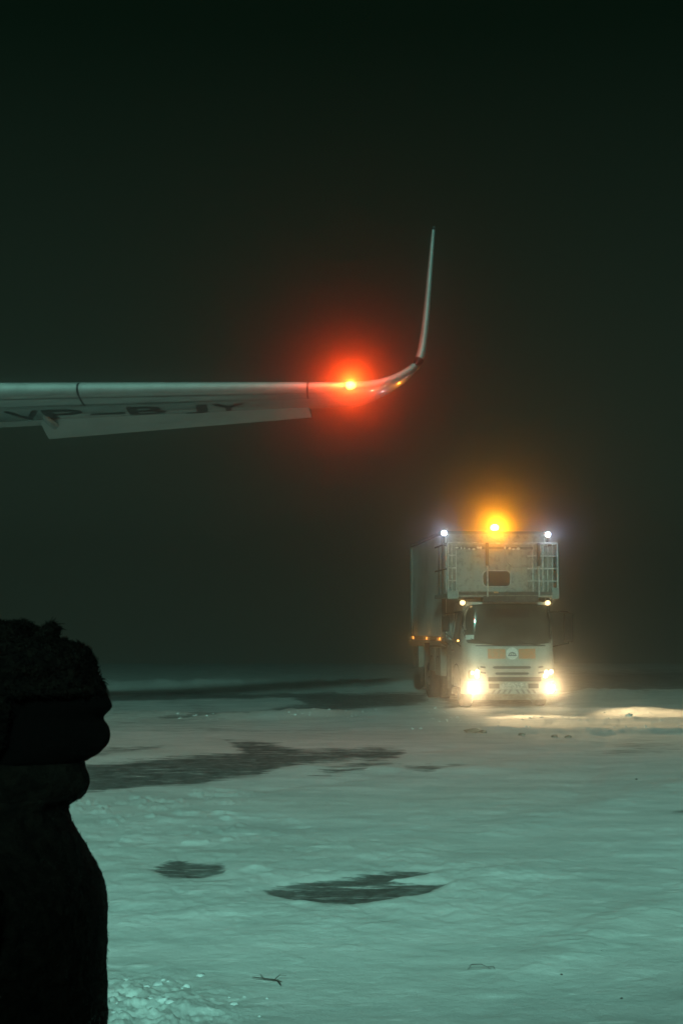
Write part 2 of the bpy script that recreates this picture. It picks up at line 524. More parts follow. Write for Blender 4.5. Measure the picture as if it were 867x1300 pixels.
# ------------------------------------------------------------------ haze
bm = bmesh.new()
box(bm, -172, 172, -172, 172, -5.0, 12.0)
hz = obj('haze', bm, [])
hz['kind'] = 'stuff'
m = bpy.data.materials.new('night_haze')
m.use_nodes = True
m.node_tree.nodes.remove(m.node_tree.nodes['Principled BSDF'])
pv = m.node_tree.nodes.new('ShaderNodeVolumePrincipled')
pv.inputs['Color'].default_value = (0.96, 0.98, 0.96, 1)
pv.inputs['Density'].default_value = 0.012
pv.inputs['Anisotropy'].default_value = 0.985
m.node_tree.links.new(pv.outputs[0], m.node_tree.nodes['Material Output'].inputs['Volume'])
hz.data.materials.append(m)

# ------------------------------------------------------------------ lamps
def lamp(name, parent, loc, col, energy, radius=0.03, spot=None):
    d = bpy.data.lights.new(name, 'SPOT' if spot else 'POINT')
    d.color = col; d.energy = energy; d.shadow_soft_size = radius
    o = link(bpy.data.objects.new(name, d))
    o.parent = parent
    o.location = loc
    if spot:
        dirv, size, blend = spot
        d.spot_size = R(size); d.spot_blend = blend
        o.rotation_euler = Vector(dirv).to_track_quat('-Z', 'Y').to_euler()
    return o

# ------------------------------------------------------------------ airliner wing
wing = empty('airliner_wing', (0, 0, 0))
thing(wing, 'pale grey airliner wing with upturned winglet and glowing red tip light', 'wing')

def naca(c, t):
    return 5 * t * (0.2969 * math.sqrt(max(c, 0)) - 0.126 * c - 0.3516 * c * c + 0.2843 * c ** 3 - 0.1015 * c ** 4)

CS = [1.0, 0.95, 0.9, 0.82, 0.755, 0.745, 0.65, 0.5, 0.38, 0.27, 0.18, 0.12, 0.08, 0.05, 0.03, 0.015, 0.005]

def stations():
    """list of (LE, TE, up normal, thickness) from the root outward"""
    S = []
    a_le = P(0, 489.5, 18.4); b_le = P(450, 486.0, 20.4)
    def le(x): return a_le + (b_le - a_le) * ((x - a_le.x) / (b_le.x - a_le.x))
    def chord(x): return 2.55 - 0.185 * (x - a_le.x)
    x0 = -13.0
    for k in range(60):
        x = x0 + (b_le.x - x0) * k / 59.0
        S.append(('w', x))
    for x in ((95 - CX) / F * 18.8, (390 - CX) / F * 20.15):
        S += [('w', x - 0.014), ('w', x + 0.014)]
    S.sort(key=lambda s: s[1])
    out = []
    for _, x in S:
        L = le(x)
        c = chord(x)
        T = L + Vector((0.02, c, -0.035 * c))
        out.append((L, T, Vector((0.09, 0.02, 1)).normalized(), 0.115 * c, x))
    # curve up into the winglet: leading edge path
    path = [(470, 484.5, 20.50, 1.52), (485, 481.5, 20.57, 1.46), (500, 476.5, 20.66, 1.38), (512, 470.8, 20.74, 1.30), (522, 464.5, 20.82, 1.22), (528, 459.5, 20.88, 1.17), (530.5, 457, 20.90, 1.15),
            (534, 450.5, 20.95, 1.10), (535.5, 446, 20.98, 1.07), (537.5, 437, 21.03, 1.02), (540, 420, 21.12, 0.95), (542.5, 398, 21.25, 0.87),
            (545, 370, 21.40, 0.77), (547.5, 340, 21.57, 0.67), (550, 310, 21.74, 0.56), (551.5, 292, 21.84, 0.48), (552.3, 283, 21.92, 0.38), (552.5, 280.5, 21.99, 0.26)]
    pts = [P(a, b, d) for a, b, d, c in path]
    for k, (a, b, d, c) in enumerate(path):
        p = pts[k]
        pa = pts[k - 1] if k else out[-1][0]
        pb = pts[min(k + 1, len(pts) - 1)]
        d_ = (pb - pa); d_.y = 0; d_.normalize()
        n = Vector((-d_.z, 0, d_.x))            # up on the wing, inboard on the winglet
        f_ = min(1, k / 7.0)
        thick = (0.125 * (1 - f_) + 0.10 * f_) * c
        if k >= 7: thick = max(0.024, 0.150 - 0.0108 * (k - 7))
        T = p + Vector((0.0 + 0.03 * f_, c, -0.035 * c * (1 - f_) + 0.10 * f_))
        out.append((p, T, n, thick, None, k))
    return out

ST = stations()
def section(s):
    L, T, n, t = s[:4]
    ring = []
    for c in CS:                      # lower surface from the trailing edge forward
        ring.append(L + (T - L) * c - n * (t * naca(c, 1.0) * 1.0))
    ring.append(L.copy())
    for c in reversed(CS[1:]):
        ring.append(L + (T - L) * c + n * (t * naca(c, 1.0)))
    return ring

n_w = sum(1 for s in ST if len(s) == 5)
def skin(stset, matfun, closed_ends=True):
    bm = bmesh.new()
    rings = [[bm.verts.new(p) for p in section(s)] for s in stset]
    n = len(rings[0])
    for a in range(len(rings) - 1):
        for k in range(n):
            f = bm.faces.new([rings[a][k], rings[a][(k + 1) % n], rings[a + 1][(k + 1) % n], rings[a + 1][k]])
            f.material_index = matfun(a, k)
            f.smooth = True
    if closed_ends:
        bm.faces.new(rings[0]); bm.faces.new(rings[-1])
    return bm

gapx = [(95 - CX) / F * 18.8, (390 - CX) / F * 20.15]
nC = len(CS)
def wing_mat(a, k):
    xm = (ST[a][4] + ST[a + 1][4]) / 2 if len(ST[a]) == 5 and len(ST[a + 1]) == 5 else 99
    for g in gapx:
        if abs(xm - g) < 0.014 and nC - 8 <= k <= nC + 9:
            return 2
    if nC - 4 <= k <= nC + 8:
        return 1
    return 0
bm = skin(ST[:n_w + 6], wing_mat)
obj('wing_panel', bm, [M_wing, M_le, M_reg], wing)

def wl_mat(a, k):
    if a < 2: return 2
    if a >= len(ST) - (n_w + 5) - 2: return 2
    return 1 if nC - 7 <= k <= nC + 6 else 0
bm = skin(ST[n_w + 5:], wl_mat)
for v in bm.verts:
    v.co += Vector((0.0005, 0.0, 0.0))
M_wl = mat('winglet_paint', (0.16, 0.18, 0.18), 0.35, coat=0.3)
wl = obj('winglet', bm, [M_wl, M_le, M_reg], wing)

# aileron, drooped under the trailing edge
def under(x, c):
    """point on the wing's lower surface at span x, chord fraction c"""
    for s, s2 in zip(ST[:n_w], ST[1:n_w]):
        if s[4] <= x <= s2[4] + 1e-6:
            f = (x - s[4]) / max(1e-6, s2[4] - s[4])
            L = s[0].lerp(s2[0], f); T = s[1].lerp(s2[1], f); n = s[2]; t = s[3] * (1 - f) + s2[3] * f
            return L + (T - L) * c - n * t * naca(c, 1.0)
    return None
bm = bmesh.new()
rings = []
NA = 14
for k in range(NA + 1):
    u = k / NA
    hx, hy = 47 + (391 - 47) * u, 531.5 + (515.5 - 531.5) * u
    tx, ty = 60 + (396 - 60) * u, 556.5 + (528.5 - 556.5) * u
    d0 = 18.4 + 2.0 * (hx / 450)
    cc = 2.55 - 0.87 * (hx / 450.0)
    h = P(hx, hy, d0 + 0.76 * cc)
    t = P(tx, ty, d0 + 1.00 * cc + 0.10)
    n = Vector((0, 0.3, 1)).normalized()
    top = h + n * 0.16
    rings.append([bm.verts.new(p) for p in (h, h.lerp(t, 0.5) - n * 0.012, t, t + n * 0.012, h.lerp(t, 0.5) + n * 0.075, top)])
for a, b in zip(rings, rings[1:]):
    for k in range(6):
        bm.faces.new([a[k], a[(k + 1) % 6], b[(k + 1) % 6], b[k]])
bm.faces.new(rings[0]); bm.faces.new(rings[-1])
obj('aileron', bm, M_ail, wing)
# flap further inboard
bm = bmesh.new()
rings = []
for k in range(9):
    u = k / 8
    x = -13.0 + (-4.28 + 13.0) * u
    h = under(x, 0.76); T = under(x, 0.999)
    h = h + Vector((0, 0, -0.012)); T = T + Vector((0, 0.05, -0.035))
    rings.append([bm.verts.new(p) for p in (h, T, T + Vector((0, 0, 0.02)), h + Vector((0, 0, 0.06)))])
for a, b in zip(rings, rings[1:]):
    for k in range(4):
        bm.faces.new([a[k], a[(k + 1) % 4], b[(k + 1) % 4], b[k]])
bm.faces.new(rings[0]); bm.faces.new(rings[-1])
obj('flap', bm, M_ail, wing)
# hinge fairing between flap and aileron
bm = bmesh.new()
a = under(-4.2, 0.70); 
tube(bm, [a + Vector((0, -0.5, 0.02)), a + Vector((0, -0.1, -0.04)), a + Vector((0, 0.4, -0.05)), a + Vector((0, 0.75, 0.02))], [0.01, 0.05, 0.06, 0.01], 10)
obj('hinge_fairing', bm, M_wing, wing, smooth=True)
# spanwise panel lines under the wing
bm = bmesh.new()
for c in (0.10, 0.245, 0.735):
    pts = [under(x, c) + Vector((0, 0, -0.004)) for x in np.linspace(-12.5, 0.1, 30)]
    for a, b in zip(pts, pts[1:]):
        wv = Vector((0, 0.009, 0))
        bm.faces.new([bm.verts.new(q) for q in (a - wv, a + wv, b + wv, b - wv)])
obj_each('panel_seam', bm, M_ink, wing)

# registration letters on the underside, tops towards the leading edge
def text_mesh(body, size=1.0, offset=0.0):
    cu = bpy.data.curves.new('t', 'FONT'); cu.body = body; cu.size = size; cu.offset = offset
    cu.resolution_u = 6
    o = bpy.data.objects.new('t', cu); sc.collection.objects.link(o)
    dg = bpy.context.evaluated_depsgraph_get()
    me = bpy.data.meshes.new_from_object(o.evaluated_get(dg))
    bpy.data.objects.remove(o); bpy.data.curves.remove(cu)
    return me
glyphs = [('V', 16, 56), ('P', 58, 104), ('-', 111, 153), ('B', 158, 204), ('J', 226, 256), ('Y', 262, 303)]
for ch, x0, x1 in glyphs:
    me = text_mesh(ch, 1.0, 0.012)
    bm = bmesh.new(); bm.from_mesh(me); bpy.data.meshes.remove(me)
    bmesh.ops.triangulate(bm, faces=bm.faces[:])
    bmesh.ops.subdivide_edges(bm, edges=bm.edges[:], cuts=2, use_grid_fill=True)
    xs = [v.co.x for v in bm.verts]; mn, mx = min(xs), max(xs)
    for v in bm.verts:
        u = (v.co.x - mn) / (mx - mn)
        h = v.co.y / 0.70
        c = 0.715 - 0.36 * h
        X0 = (x0 - CX) / F * 20.2; X1 = (x1 - CX) / F * 20.2
        p = under(X0 + (X1 - X0) * u + 0.06 * h, c)
        v.co = p + Vector((0, 0, -0.006))
    obj('registration_letter', bm, M_reg, wing)

# red tip light
NL = P(445, 487.0, 20.28)
bm = bmesh.new(); ball(bm, NL, 0.062, 3, (1.2, 0.8, 0.95))
nl = obj('navigation_light', bm, E_red, wing, smooth=True)
lamp('navigation_light_bulb', wing, NL + Vector((0.0, -0.20, 0.0)), (1.0, 0.055, 0.005), 145, 0.05)
bm = bmesh.new(); tube(bm, [P(552.4, 284, 22.0) + Vector((0, 0.1, 0)), P(552.8, 282, 22.1) + Vector((0, 0.5, -0.05))], [0.012, 0.004], 6)
obj('static_wick', bm, M_ink, wing)

# ------------------------------------------------------------------ truck
D0 = 30.0
YAW = R(4.8)
truck = empty('catering_truck', ((646.5 - CX) / F * D0, D0, 0.0), YAW)
thing(truck, 'white high-lift airport catering truck with lit headlights and amber roof beacon in the snow', 'truck')
S0 = F / D0
def tx(px): return (px - 646.5) / S0
def tz(py, d=0.0): return CAMZ + (HY - py) / F * (D0 + d)

# cab shell: plan ring = rounded front corners, straight sides
def hw(z): return 0.985 - 0.085 * max(0, (z - 1.35) / 0.9) ** 1.3
def yf(z):
    if z < 0.95: return 0.0
    if z < 1.36: return 0.05 * (z - 0.95) / 0.41
    return 0.05 + 0.137 * (z - 1.36) + 0.125 * ((z - 1.885) ** 2 - 0.525 ** 2)
def front(x, z, off=0.0):
    """depth of the cab's front face at x, z"""
    h = hw(z)
    u = min(1.0, abs(x) / h)
    return yf(z) + 0.05 * u * u + 0.26 * (1 - math.sqrt(max(0, 1 - max(0, (u - 0.78) / 0.22) ** 2))) + off
bm = bmesh.new()
zs = [0.42, 0.46, 0.6, 0.8, 0.95, 1.05, 1.2, 1.36, 1.5, 1.65, 1.8, 1.95, 2.08, 2.16, 2.21, 2.235, 2.24]
ins = {2.21: 0.012, 2.235: 0.06, 2.24: 0.2, 0.42: 0.02}
rings = []
for z in zs:
    i_ = ins.get(z, 0)
    h = hw(z)
    ring = []
    us = [-1, -0.995, -0.97, -0.93, -0.88, -0.82, -0.7, -0.4, 0, 0.4, 0.7, 0.82, 0.88, 0.93, 0.97, 0.995, 1]
    for u in us:
        ring.append(bm.verts.new((u * (h - i_), front(u * h, z) + i_, z)))
    ring.append(bm.verts.new((h - i_, 1.66 - i_, z)))
    ring.append(bm.verts.new((-(h - i_), 1.66 - i_, z)))
    rings.append(ring)
for a, b in zip(rings, rings[1:]):
    n = len(a)
    for k in range(n):
        bm.faces.new([a[k], a[(k + 1) % n], b[(k + 1) % n], b[k]])
bm.faces.new(rings[0]); bm.faces.new(rings[-1])
cab = obj('cab', bm, M_paint, truck)
for p in cab.data.polygons: p.use_smooth = True
cab.data.set_sharp_from_angle(angle=R(40))

def face_patch(name, x0, x1, z0, z1, m, off=0.006, rx=0.0, thick=0.012, nx=16, nz=6, parent=None, shear=0.0):
    """a panel following the cab front, corners rounded by rx"""
    bm = bmesh.new()
    G = []
    for a in range(nz + 1):
        row = []
        for b in range(nx + 1):
            u = b / nx * 2 - 1; v = a / nz * 2 - 1
            X = u; Z = v
            if rx:
                # squircle mapping
                X = u * math.sqrt(1 - rx * v * v / 2); Z = v * math.sqrt(1 - rx * u * u / 2)
            x = (x0 + x1) / 2 + X * (x1 - x0) / 2; z = (z0 + z1) / 2 + Z * (z1 - z0) / 2 + shear * (x - (x0 + x1) / 2)
            row.append((x, z))
        G.append(row)
    fr = [[bm.verts.new((x, front(x, z) - off, z)) for x, z in row] for row in G]
    bk = [[bm.verts.new((x, front(x, z) - off + thick, z)) for x, z in row] for row in G]
    for a in range(nz):
        for b in range(nx):
            bm.faces.new([fr[a][b], fr[a][b + 1], fr[a + 1][b + 1], fr[a + 1][b]])
            bm.faces.new([bk[a][b], bk[a + 1][b], bk[a + 1][b + 1], bk[a][b + 1]])
    for b in range(nx):
        bm.faces.new([fr[0][b], bk[0][b], bk[0][b + 1], fr[0][b + 1]])
        bm.faces.new([fr[nz][b], fr[nz][b + 1], bk[nz][b + 1], bk[nz][b]])
    for a in range(nz):
        bm.faces.new([fr[a][0], fr[a + 1][0], bk[a + 1][0], bk[a][0]])
        bm.faces.new([fr[a][nx], bk[a][nx], bk[a + 1][nx], fr[a + 1][nx]])
    return obj(name, bm, m, parent or truck, smooth=False)

ws = face_patch('windscreen', -0.955, 0.955, 1.35, 2.18, M_glass, 0.008, 0.36, 0.012, 28, 14)
for p in ws.data.polygons: p.use_smooth = True
ws.data.set_sharp_from_angle(angle=R(50))
face_patch('windscreen_seal', -0.972, 0.972, 1.325, 2.20, M_dark, 0.004, 0.36, 0.008, 28, 14)
face_patch('sun_visor', tx(617), tx(672), tz(784), tz(773), M_dark, 0.014, 0.05, 0.004, parent=ws)
face_patch('permit_card', tx(591), tx(601), tz(812), tz(806), M_paper, 0.013, 0, 0.003, 3, 2, parent=ws)
# cowl line and wipers
face_patch('cowl_line', tx(603), tx(690), tz(820.3), tz(818.9), M_dark, 0.006, 0, 0.008)
for xa, xb in ((622, 640), (672, 692)):
    bm = bmesh.new()
    z0 = 1.345
    pa = Vector((tx(xa), front(tx(xa), z0) - 0.03, z0)); pb = Vector((tx(xb), front(tx(xb), 1.36) - 0.03, z0 - 0.035))
    pc = Vector((tx(xa) - 0.42, front(tx(xa) - 0.42, 1.46) - 0.03, 1.455))
    tube(bm, [pb, pa], 0.012, 6); tube(bm, [pa, pc], 0.008, 6)
    obj_each('wiper', bm, M_dark, truck)
# orange bands and round badge
face_patch('orange_band', tx(618), tx(640.5), tz(836), tz(823.5), M_orange, 0.007, 0, 0.01)
face_patch('orange_band', tx(657.5), tx(679), tz(836), tz(823.5), M_orange, 0.007, 0, 0.01)
bx_, bz_ = tx(649), tz(829.5)
bm = bmesh.new(); cyl(bm, (bx_, front(bx_, bz_) - 0.006, bz_), (0, 1, 0), 0.128, 0.02, 32)
badge = obj('badge', bm, M_badge, truck)
bm = bmesh.new()
# badge motif: a dark arch over a flat bar
yb = front(bx_, bz_) - 0.019
arc = [(bx_ + 0.075 * math.cos(t), yb, bz_ - 0.035 + 0.055 * math.sin(t)) for t in np.linspace(0.1, PI - 0.1, 12)]
tube(bm, arc, 0.009, 6)
box(bm, bx_ - 0.09, bx_ + 0.09, yb - 0.002, yb + 0.004, bz_ - 0.052, bz_ - 0.032)
tube(bm, [(bx_ - 0.03, yb, bz_ - 0.03), (bx_, yb, bz_ + 0.035), (bx_ + 0.035, yb, bz_ - 0.03)], 0.008, 6)
obj('emblem', bm, M_ink, badge)
# faint worn lettering under the badge: short dark strokes
bm = bmesh.new()
xq = tx(640)
for k in range(6):
    wq = 0.035
    zq = tz(839.2)
    yq = front(xq, zq) - 0.008
    box(bm, xq, xq + wq, yq, yq + 0.006, zq - 0.018, zq - 0.010)
    box(bm, xq + (wq - 0.009 if k % 2 else 0), xq + (wq if k % 2 else 0.009), yq + 0.001, yq + 0.007, zq - 0.010, zq + 0.022)
    xq += 0.062
obj_each('worn_letter', bm, mat('faded_grey', (0.30, 0.31, 0.29), 0.6), truck)
# grille slots
face_patch('grille_slot', tx(624), tx(673), tz(848.6), tz(845.2), M_dark, 0.006, 0.3, 0.01)
face_patch('grille_slot', tx(627), tx(670), tz(856.2), tz(853), M_dark, 0.006, 0.3, 0.01)
for s, xa in ((-1, 611.5), (1, 685.5)):
    face_patch('side_slot', tx(xa - 3.2), tx(xa + 3.2), tz(847.5), tz(845.4), M_dark, 0.006, 0, 0.008, 4, 2, shear=0.12 * s)
    face_patch('side_slot', tx(xa - 3.6), tx(xa + 3.6), tz(854.5), tz(852.2), M_dark, 0.006, 0, 0.008, 4, 2, shear=0.15 * s)
    # dark corner vane with diagonal edge
    bm = bmesh.new()
    q = [(592, 838), (606, 846), (607, 850), (590, 850)] if s < 0 else [(703, 838), (688, 846), (687, 850), (705, 850)]
    vs = []
    for off in (0.008, -0.004):
        vs.append([bm.verts.new((tx(a), front(tx(a), tz(b)) - off, tz(b))) for a, b in q])
    bm.faces.new(vs[0]); bm.faces.new(vs[1][::-1])
    for k in range(4): bm.faces.new([vs[0][k], vs[0][(k + 1) % 4], vs[1][(k + 1) % 4], vs[1][k]])
    obj('corner_vane', bm, mat('vane_grey', (0.22, 0.20, 0.17), 0.6), truck)
face_patch('lower_grille', tx(618), tx(686), tz(864.5), tz(859), M_dark, 0.006, 0, 0.01)
# bumper
bm = bmesh.new()
n = 24
ring = []
for k in range(n + 1):
    x = -1.0 + 2.0 * k / n
    y = front(x * 0.985, 0.6) - 0.06
    ring.append([bm.verts.new(p) for p in ((x, y, 0.30), (x, y - 0.015, 0.33), (x, y - 0.015, 0.545), (x, y, 0.565), (x, y + 0.12, 0.565), (x, y + 0.12, 0.30))])
for a, b in zip(ring, ring[1:]):
    for k in range(6): bm.faces.new([a[k], a[(k + 1) % 6], b[(k + 1) % 6], b[k]])
bm.faces.new(ring[0]); bm.faces.new(ring[-1])
bumper = obj('bumper', bm, M_paint, truck)
# dark intakes, number plate, hazard chevrons
def flat(name, x0, x1, z0, z1, y, m, th=0.01, parent=None):
    bm = bmesh.new(); box(bm, x0, x1, y - th, y, z0, z1)
    return obj(name, bm, m, parent or truck)
yb0 = front(0, 0.6) - 0.06 - 0.015
flat('bumper_intake', tx(618), tx(631), tz(873), tz(867), yb0 - 0.003 + 0.004, M_dark, 0.012, bumper)
flat('bumper_intake', tx(668), tx(681), tz(873), tz(867), yb0 + 0.004, M_dark, 0.015, bumper)
pl = flat('number_plate', tx(633), tx(666), tz(873.5), tz(866), yb0 - 0.006, mat('dirty_plate', (0.30, 0.30, 0.27), 0.6, noise=(30, 5, (0.62, 0.62, 0.58), 0.45, 0.6)), 0.012, bumper)
bm = bmesh.new()
for s in (-1, 1):
    for k in range(4):
        xa = tx(649.5) + s * (0.03 + 0.115 * k); xb = xa + s * 0.05
        z0, z1 = tz(879.5), tz(874.5)
        q = [(xa, z1), (xb, z1), (xb + s * 0.055, z0), (xa + s * 0.055, z0)]
        f1 = [bm.verts.new((a, yb0 - 0.006, b)) for a, b in q]; f2 = [bm.verts.new((a, yb0 + 0.01, b)) for a, b in q]
        bm.faces.new(f1); bm.faces.new(f2)
        for e in range(4): bm.faces.new([f1[e], f1[(e + 1) % 4], f2[(e + 1) % 4], f2[e]])
obj_each('chevron_marking', bm, mat('worn_chevron', (0.16, 0.15, 0.13), 0.6), bumper)
# apron below the bumper (dirty valance)
bm = bmesh.new(); box(bm, -0.8, 0.8, 0.02, 0.1, 0.18, 0.31, 0.01)
obj('valance', bm, mat('rusty_valance', (0.16, 0.10, 0.06), 0.8, noise=(9, 5, (0.30, 0.27, 0.22), 0.4, 0.7)), truck)

# headlamps: clear housing with two bulbs, fog lamp in the bumper under each
HEADW = 45.0
for s, xs in ((-1, ((598, 853.5, 0.75), (604.3, 852.5, 1.0), (603.7, 857.5, 1.0))), (1, ((699.3, 852.6, 1.0), (692.2, 852.6, 0.8), (691.2, 857.6, 1.0)))):
    xa, xb = (593, 608) if s < 0 else (689, 703)
    hl = face_patch('headlamp', tx(xa), tx(xb), tz(861), tz(850.4), mat('headlamp_housing', (0.45, 0.40, 0.32), 0.15, metal=0.6), 0.01, 0.2, 0.02, 8, 4)
    for a, b, st in xs:
        bm = bmesh.new(); c = Vector((tx(a), front(tx(a), tz(b)) - 0.018, tz(b)))
        ball(bm, c, 0.045 * st, 2, (1, 0.5, 1))
        obj('bulb', bm, E_head, hl, smooth=True)
    xm = tx(sum(a for a, b, st in xs) / 3)
    lamp('headlamp_beam', truck, (xm, front(xm, 0.75) - 0.10, 0.72), (1.0, 0.66, 0.32), HEADW * 0.22, 0.05, ((0.02, -1, 0.0), 70, 0.6))
    lb = lamp('headlamp_low_beam', truck, (xm, front(xm, 0.75) - 0.12, 0.70), (1.0, 0.68, 0.34), 3600 if s < 0 else 3000, 0.05, ((0.17 if s < 0 else 0.66, -1, -0.15), 40 if s < 0 else 80, 1.0))
    lb.scale = (1.0, 0.36, 1.0)      # low beam: wide and flat
    xf = tx(597.5) if s < 0 else tx(697.5)
    zf = tz(873)
    bm = bmesh.new(); cyl(bm, (xf, front(xf, 0.5) - 0.085, zf), (0, 1, 0), 0.085, 0.05, 24, 0.008)
    fl = obj('fog_lamp', bm, M_dark, bumper, smooth=False)
    bm = bmesh.new(); ball(bm, (xf, front(xf, 0.5) - 0.112, zf), 0.072, 3, (1, 0.35, 1))
    obj('lens', bm, E_fog, fl, smooth=True)
    lamp('fog_lamp_beam', truck, (xf, front(xf, 0.5) - 0.20, zf), (1.0, 0.64, 0.29), HEADW * (1.25 if s < 0 else 0.85), 0.06, ((0.02, -1, 0.0), 84, 0.5))

# roof marker lamps on cab corners
for xa in (588, 698):
    bm = bmesh.new(); c = Vector((tx(xa), 0.20, tz(765.5, 0.2)))
    ball(bm, c, 0.062, 2, (1, 0.7, 0.9))
    mk = obj('roof_marker_lamp', bm, E_warm, truck, smooth=True)
    lamp('marker_bulb', truck, c + Vector((0, -0.1, 0)), (1, 0.62, 0.26), 0.5, 0.02)
    bm = bmesh.new(); tube(bm, [c + Vector((0, 0.04, 0.0)), c + Vector((0.01 if xa < 600 else -0.01, 0.1, -0.07))], 0.02, 8)
    obj('lamp_bracket', bm, M_dark, mk)
# cab roof lip
face_patch('roof_lip', tx(594), tx(699), 2.19, 2.23, M_paint, 0.012, 0, 0.03, 24, 2)

# cab doors, side windows, pillars, handles, steps
for s in (-1, 1):
    X = s
    def sidebox(name, y0, y1, z0, z1, m, th=0.012, off=0.0, parent=None):
        bm = bmesh.new()
        vs = []
        for t_ in (0, th):
            vs.append([bm.verts.new((s * (hw(z) + off + t_), y, z)) for y, z in ((y0, z0), (y1, z0), (y1, z1), (y0, z1))])
        bm.faces.new(vs[0]); bm.faces.new(vs[1])
        for k in range(4): bm.faces.new([vs[0][k], vs[0][(k + 1) % 4], vs[1][(k + 1) % 4], vs[1][k]])
        return obj(name, bm, m, parent or truck)
    dr = sidebox('cab_door', 0.42, 1.42, 0.62, 2.12, M_paint, 0.014)
    sidebox('side_window', 0.50, 1.34, 1.40, 2.04, M_glass, 0.008, 0.016, dr)
    sidebox('door_handle', 1.20, 1.36, 1.18, 1.22, M_dark, 0.03, 0.014, dr)
    bm = bmesh.new(); box(bm, s * 0.80 - 0.14, s * 0.80 + 0.14, 0.5, 0.98, 0.38, 0.42, 0.01)
    obj('cab_step', bm, M_under, truck)
    # door mirror on its arm
    bm = bmesh.new()
    if s < 0: mx0, mx1, mz0, mz1 = tx(561), tx(570.5), tz(802), tz(781)
    else: mx0, mx1, mz0, mz1 = tx(718), tx(729.5), tz(815), tz(778)
    box(bm, mx0, mx1, 0.12, 0.22, mz0, mz1, 0.03)
    mr = obj('door_mirror', bm, M_dark, truck)
    bm = bmesh.new()
    xe = s * (hw(2.0) - 0.02)
    mxm = (mx0 + mx1) / 2
    tube(bm, [(xe, 0.4, 2.02), (mxm, 0.19, mz1 + 0.03), (mxm, 0.17, mz1 - 0.04)], 0.014, 8)
    tube(bm, [(s * (hw(1.3) - 0.02), 0.42, 1.28), (mxm, 0.19, mz0 - 0.03), (mxm, 0.17, mz0 + 0.04)], 0.014, 8)
    obj_each('mirror_arm', bm, M_dark, mr)

# wheels
def wheel(x, y, r, wd, s):
    t = bmesh.new()
    prof = [(0.62, 0.5), (0.72, 0.52), (0.93, 0.5), (0.99, 0.40), (1.0, 0.2), (1.0, -0.2), (0.99, -0.40), (0.93, -0.5), (0.72, -0.52), (0.62, -0.5)]
    rings = []
    for k in range(36):
        a = 2 * PI * k / 36
        rings.append([t.verts.new((x + pw * wd, y + r * pr * math.cos(a), r + r * pr * math.sin(a))) for pr, pw in prof])
    for k in range(36):
        a, b = rings[k], rings[(k + 1) % 36]
        for e in range(len(prof)):
            t.faces.new([a[e], a[(e + 1) % len(prof)], b[(e + 1) % len(prof)], b[e]])
    ty_ = obj('wheel', t, M_rubber, truck, smooth=True)
    bm = bmesh.new()
    cyl(bm, (x, y, r), (1, 0, 0), r * 0.61, wd * 0.7, 24, 0.01)
    cyl(bm, (x + s * wd * 0.42, y, r), (1, 0, 0), r * 0.22, wd * 0.3, 12, 0.01)
    for k in range(6):
        a = 2 * PI * k / 6
        cyl(bm, (x + s * wd * 0.37, y + r * 0.38 * math.cos(a), r + r * 0.38 * math.sin(a)), (1, 0, 0), 0.018, 0.04, 6)
    obj('rim', bm, M_under, ty_)
for s in (-1, 1):
    wheel(s * 0.80, 0.95, 0.40, 0.23, s)
    wheel(s * 0.96, 4.55, 0.43, 0.24, s)
    wheel(s * 0.69, 4.55, 0.43, 0.24, s)
    bm = bmesh.new()
    pts = [(y, z) for y, z in [(0.95 + 0.52 * math.cos(a), 0.40 + 0.50 * math.sin(a)) for a in np.linspace(0, PI, 13)]]
    prev = None
    for y, z in pts:
        cur = [bm.verts.new((s * 0.66, y, z)), bm.verts.new((s * 0.992, y, z)), bm.verts.new((s * 0.992, y, z + 0.02)), bm.verts.new((s * 0.66, y, z + 0.02))]
        if prev:
            for k in range(4): bm.faces.new([prev[k], prev[(k + 1) % 4], cur[(k + 1) % 4], cur[k]])
        prev = cur
    obj('mudguard', bm, M_dark, truck)

# chassis
bm = bmesh.new()
for s in (-1, 1):
    box(bm, s * 0.42 - 0.04, s * 0.42 + 0.04, 0.5, 6.9, 0.66, 0.90)
for y in (1.2, 2.6, 3.8, 5.4, 6.8):
    box(bm, -0.38, 0.38, y - 0.05, y + 0.05, 0.70, 0.86)
cyl(bm, (0, 0.95, 0.40), (1, 0, 0), 0.06, 1.5, 12)
cyl(bm, (0, 4.55, 0.43), (1, 0, 0), 0.09, 1.9, 12)
box(bm, -0.3, 0.3, 0.4, 1.5, 0.45, 0.95, 0.05)
obj_each('chassis_frame', bm, M_under, truck)
# side lockers and tanks under the box
for s in (-1, 1):
    for k, (y0, y1, z0) in enumerate(((1.95, 2.75, 0.62), (2.85, 3.65, 0.70), (5.5, 6.5, 0.72))):
        bm = bmesh.new(); box(bm, min(s * 0.52, s * 1.18), max(s * 0.52, s * 1.18), y0, y1, z0, 1.24, 0.02)
        lk = obj('side_locker', bm, mat('locker_grey', (0.20, 0.20, 0.17), 0.6, noise=(4, 5, (0.12, 0.11, 0.09), 0.4, 0.7)), truck)
        bm = bmesh.new(); box(bm, min(s * 1.18, s * 1.195), max(s * 1.18, s * 1.195), (y0 + y1) / 2 - 0.07, (y0 + y1) / 2 + 0.07, 1.02, 1.05)
        obj('latch', bm, M_dark, lk)
    # stabiliser leg
    for y in (1.82, 5.3):
        bm = bmesh.new()
        box(bm, s * 1.0 - 0.06, s * 1.0 + 0.06, y - 0.06, y + 0.06, 0.35, 1.32, 0.01)
        cyl(bm, (s * 1.0, y, 0.32), (0, 0, 1), 0.04, 0.2, 12)
        cyl(bm, (s * 1.0, y, 0.21), (0, 0, 1), 0.12, 0.03, 16)
        obj_each('stabiliser_leg', bm, M_under, truck)
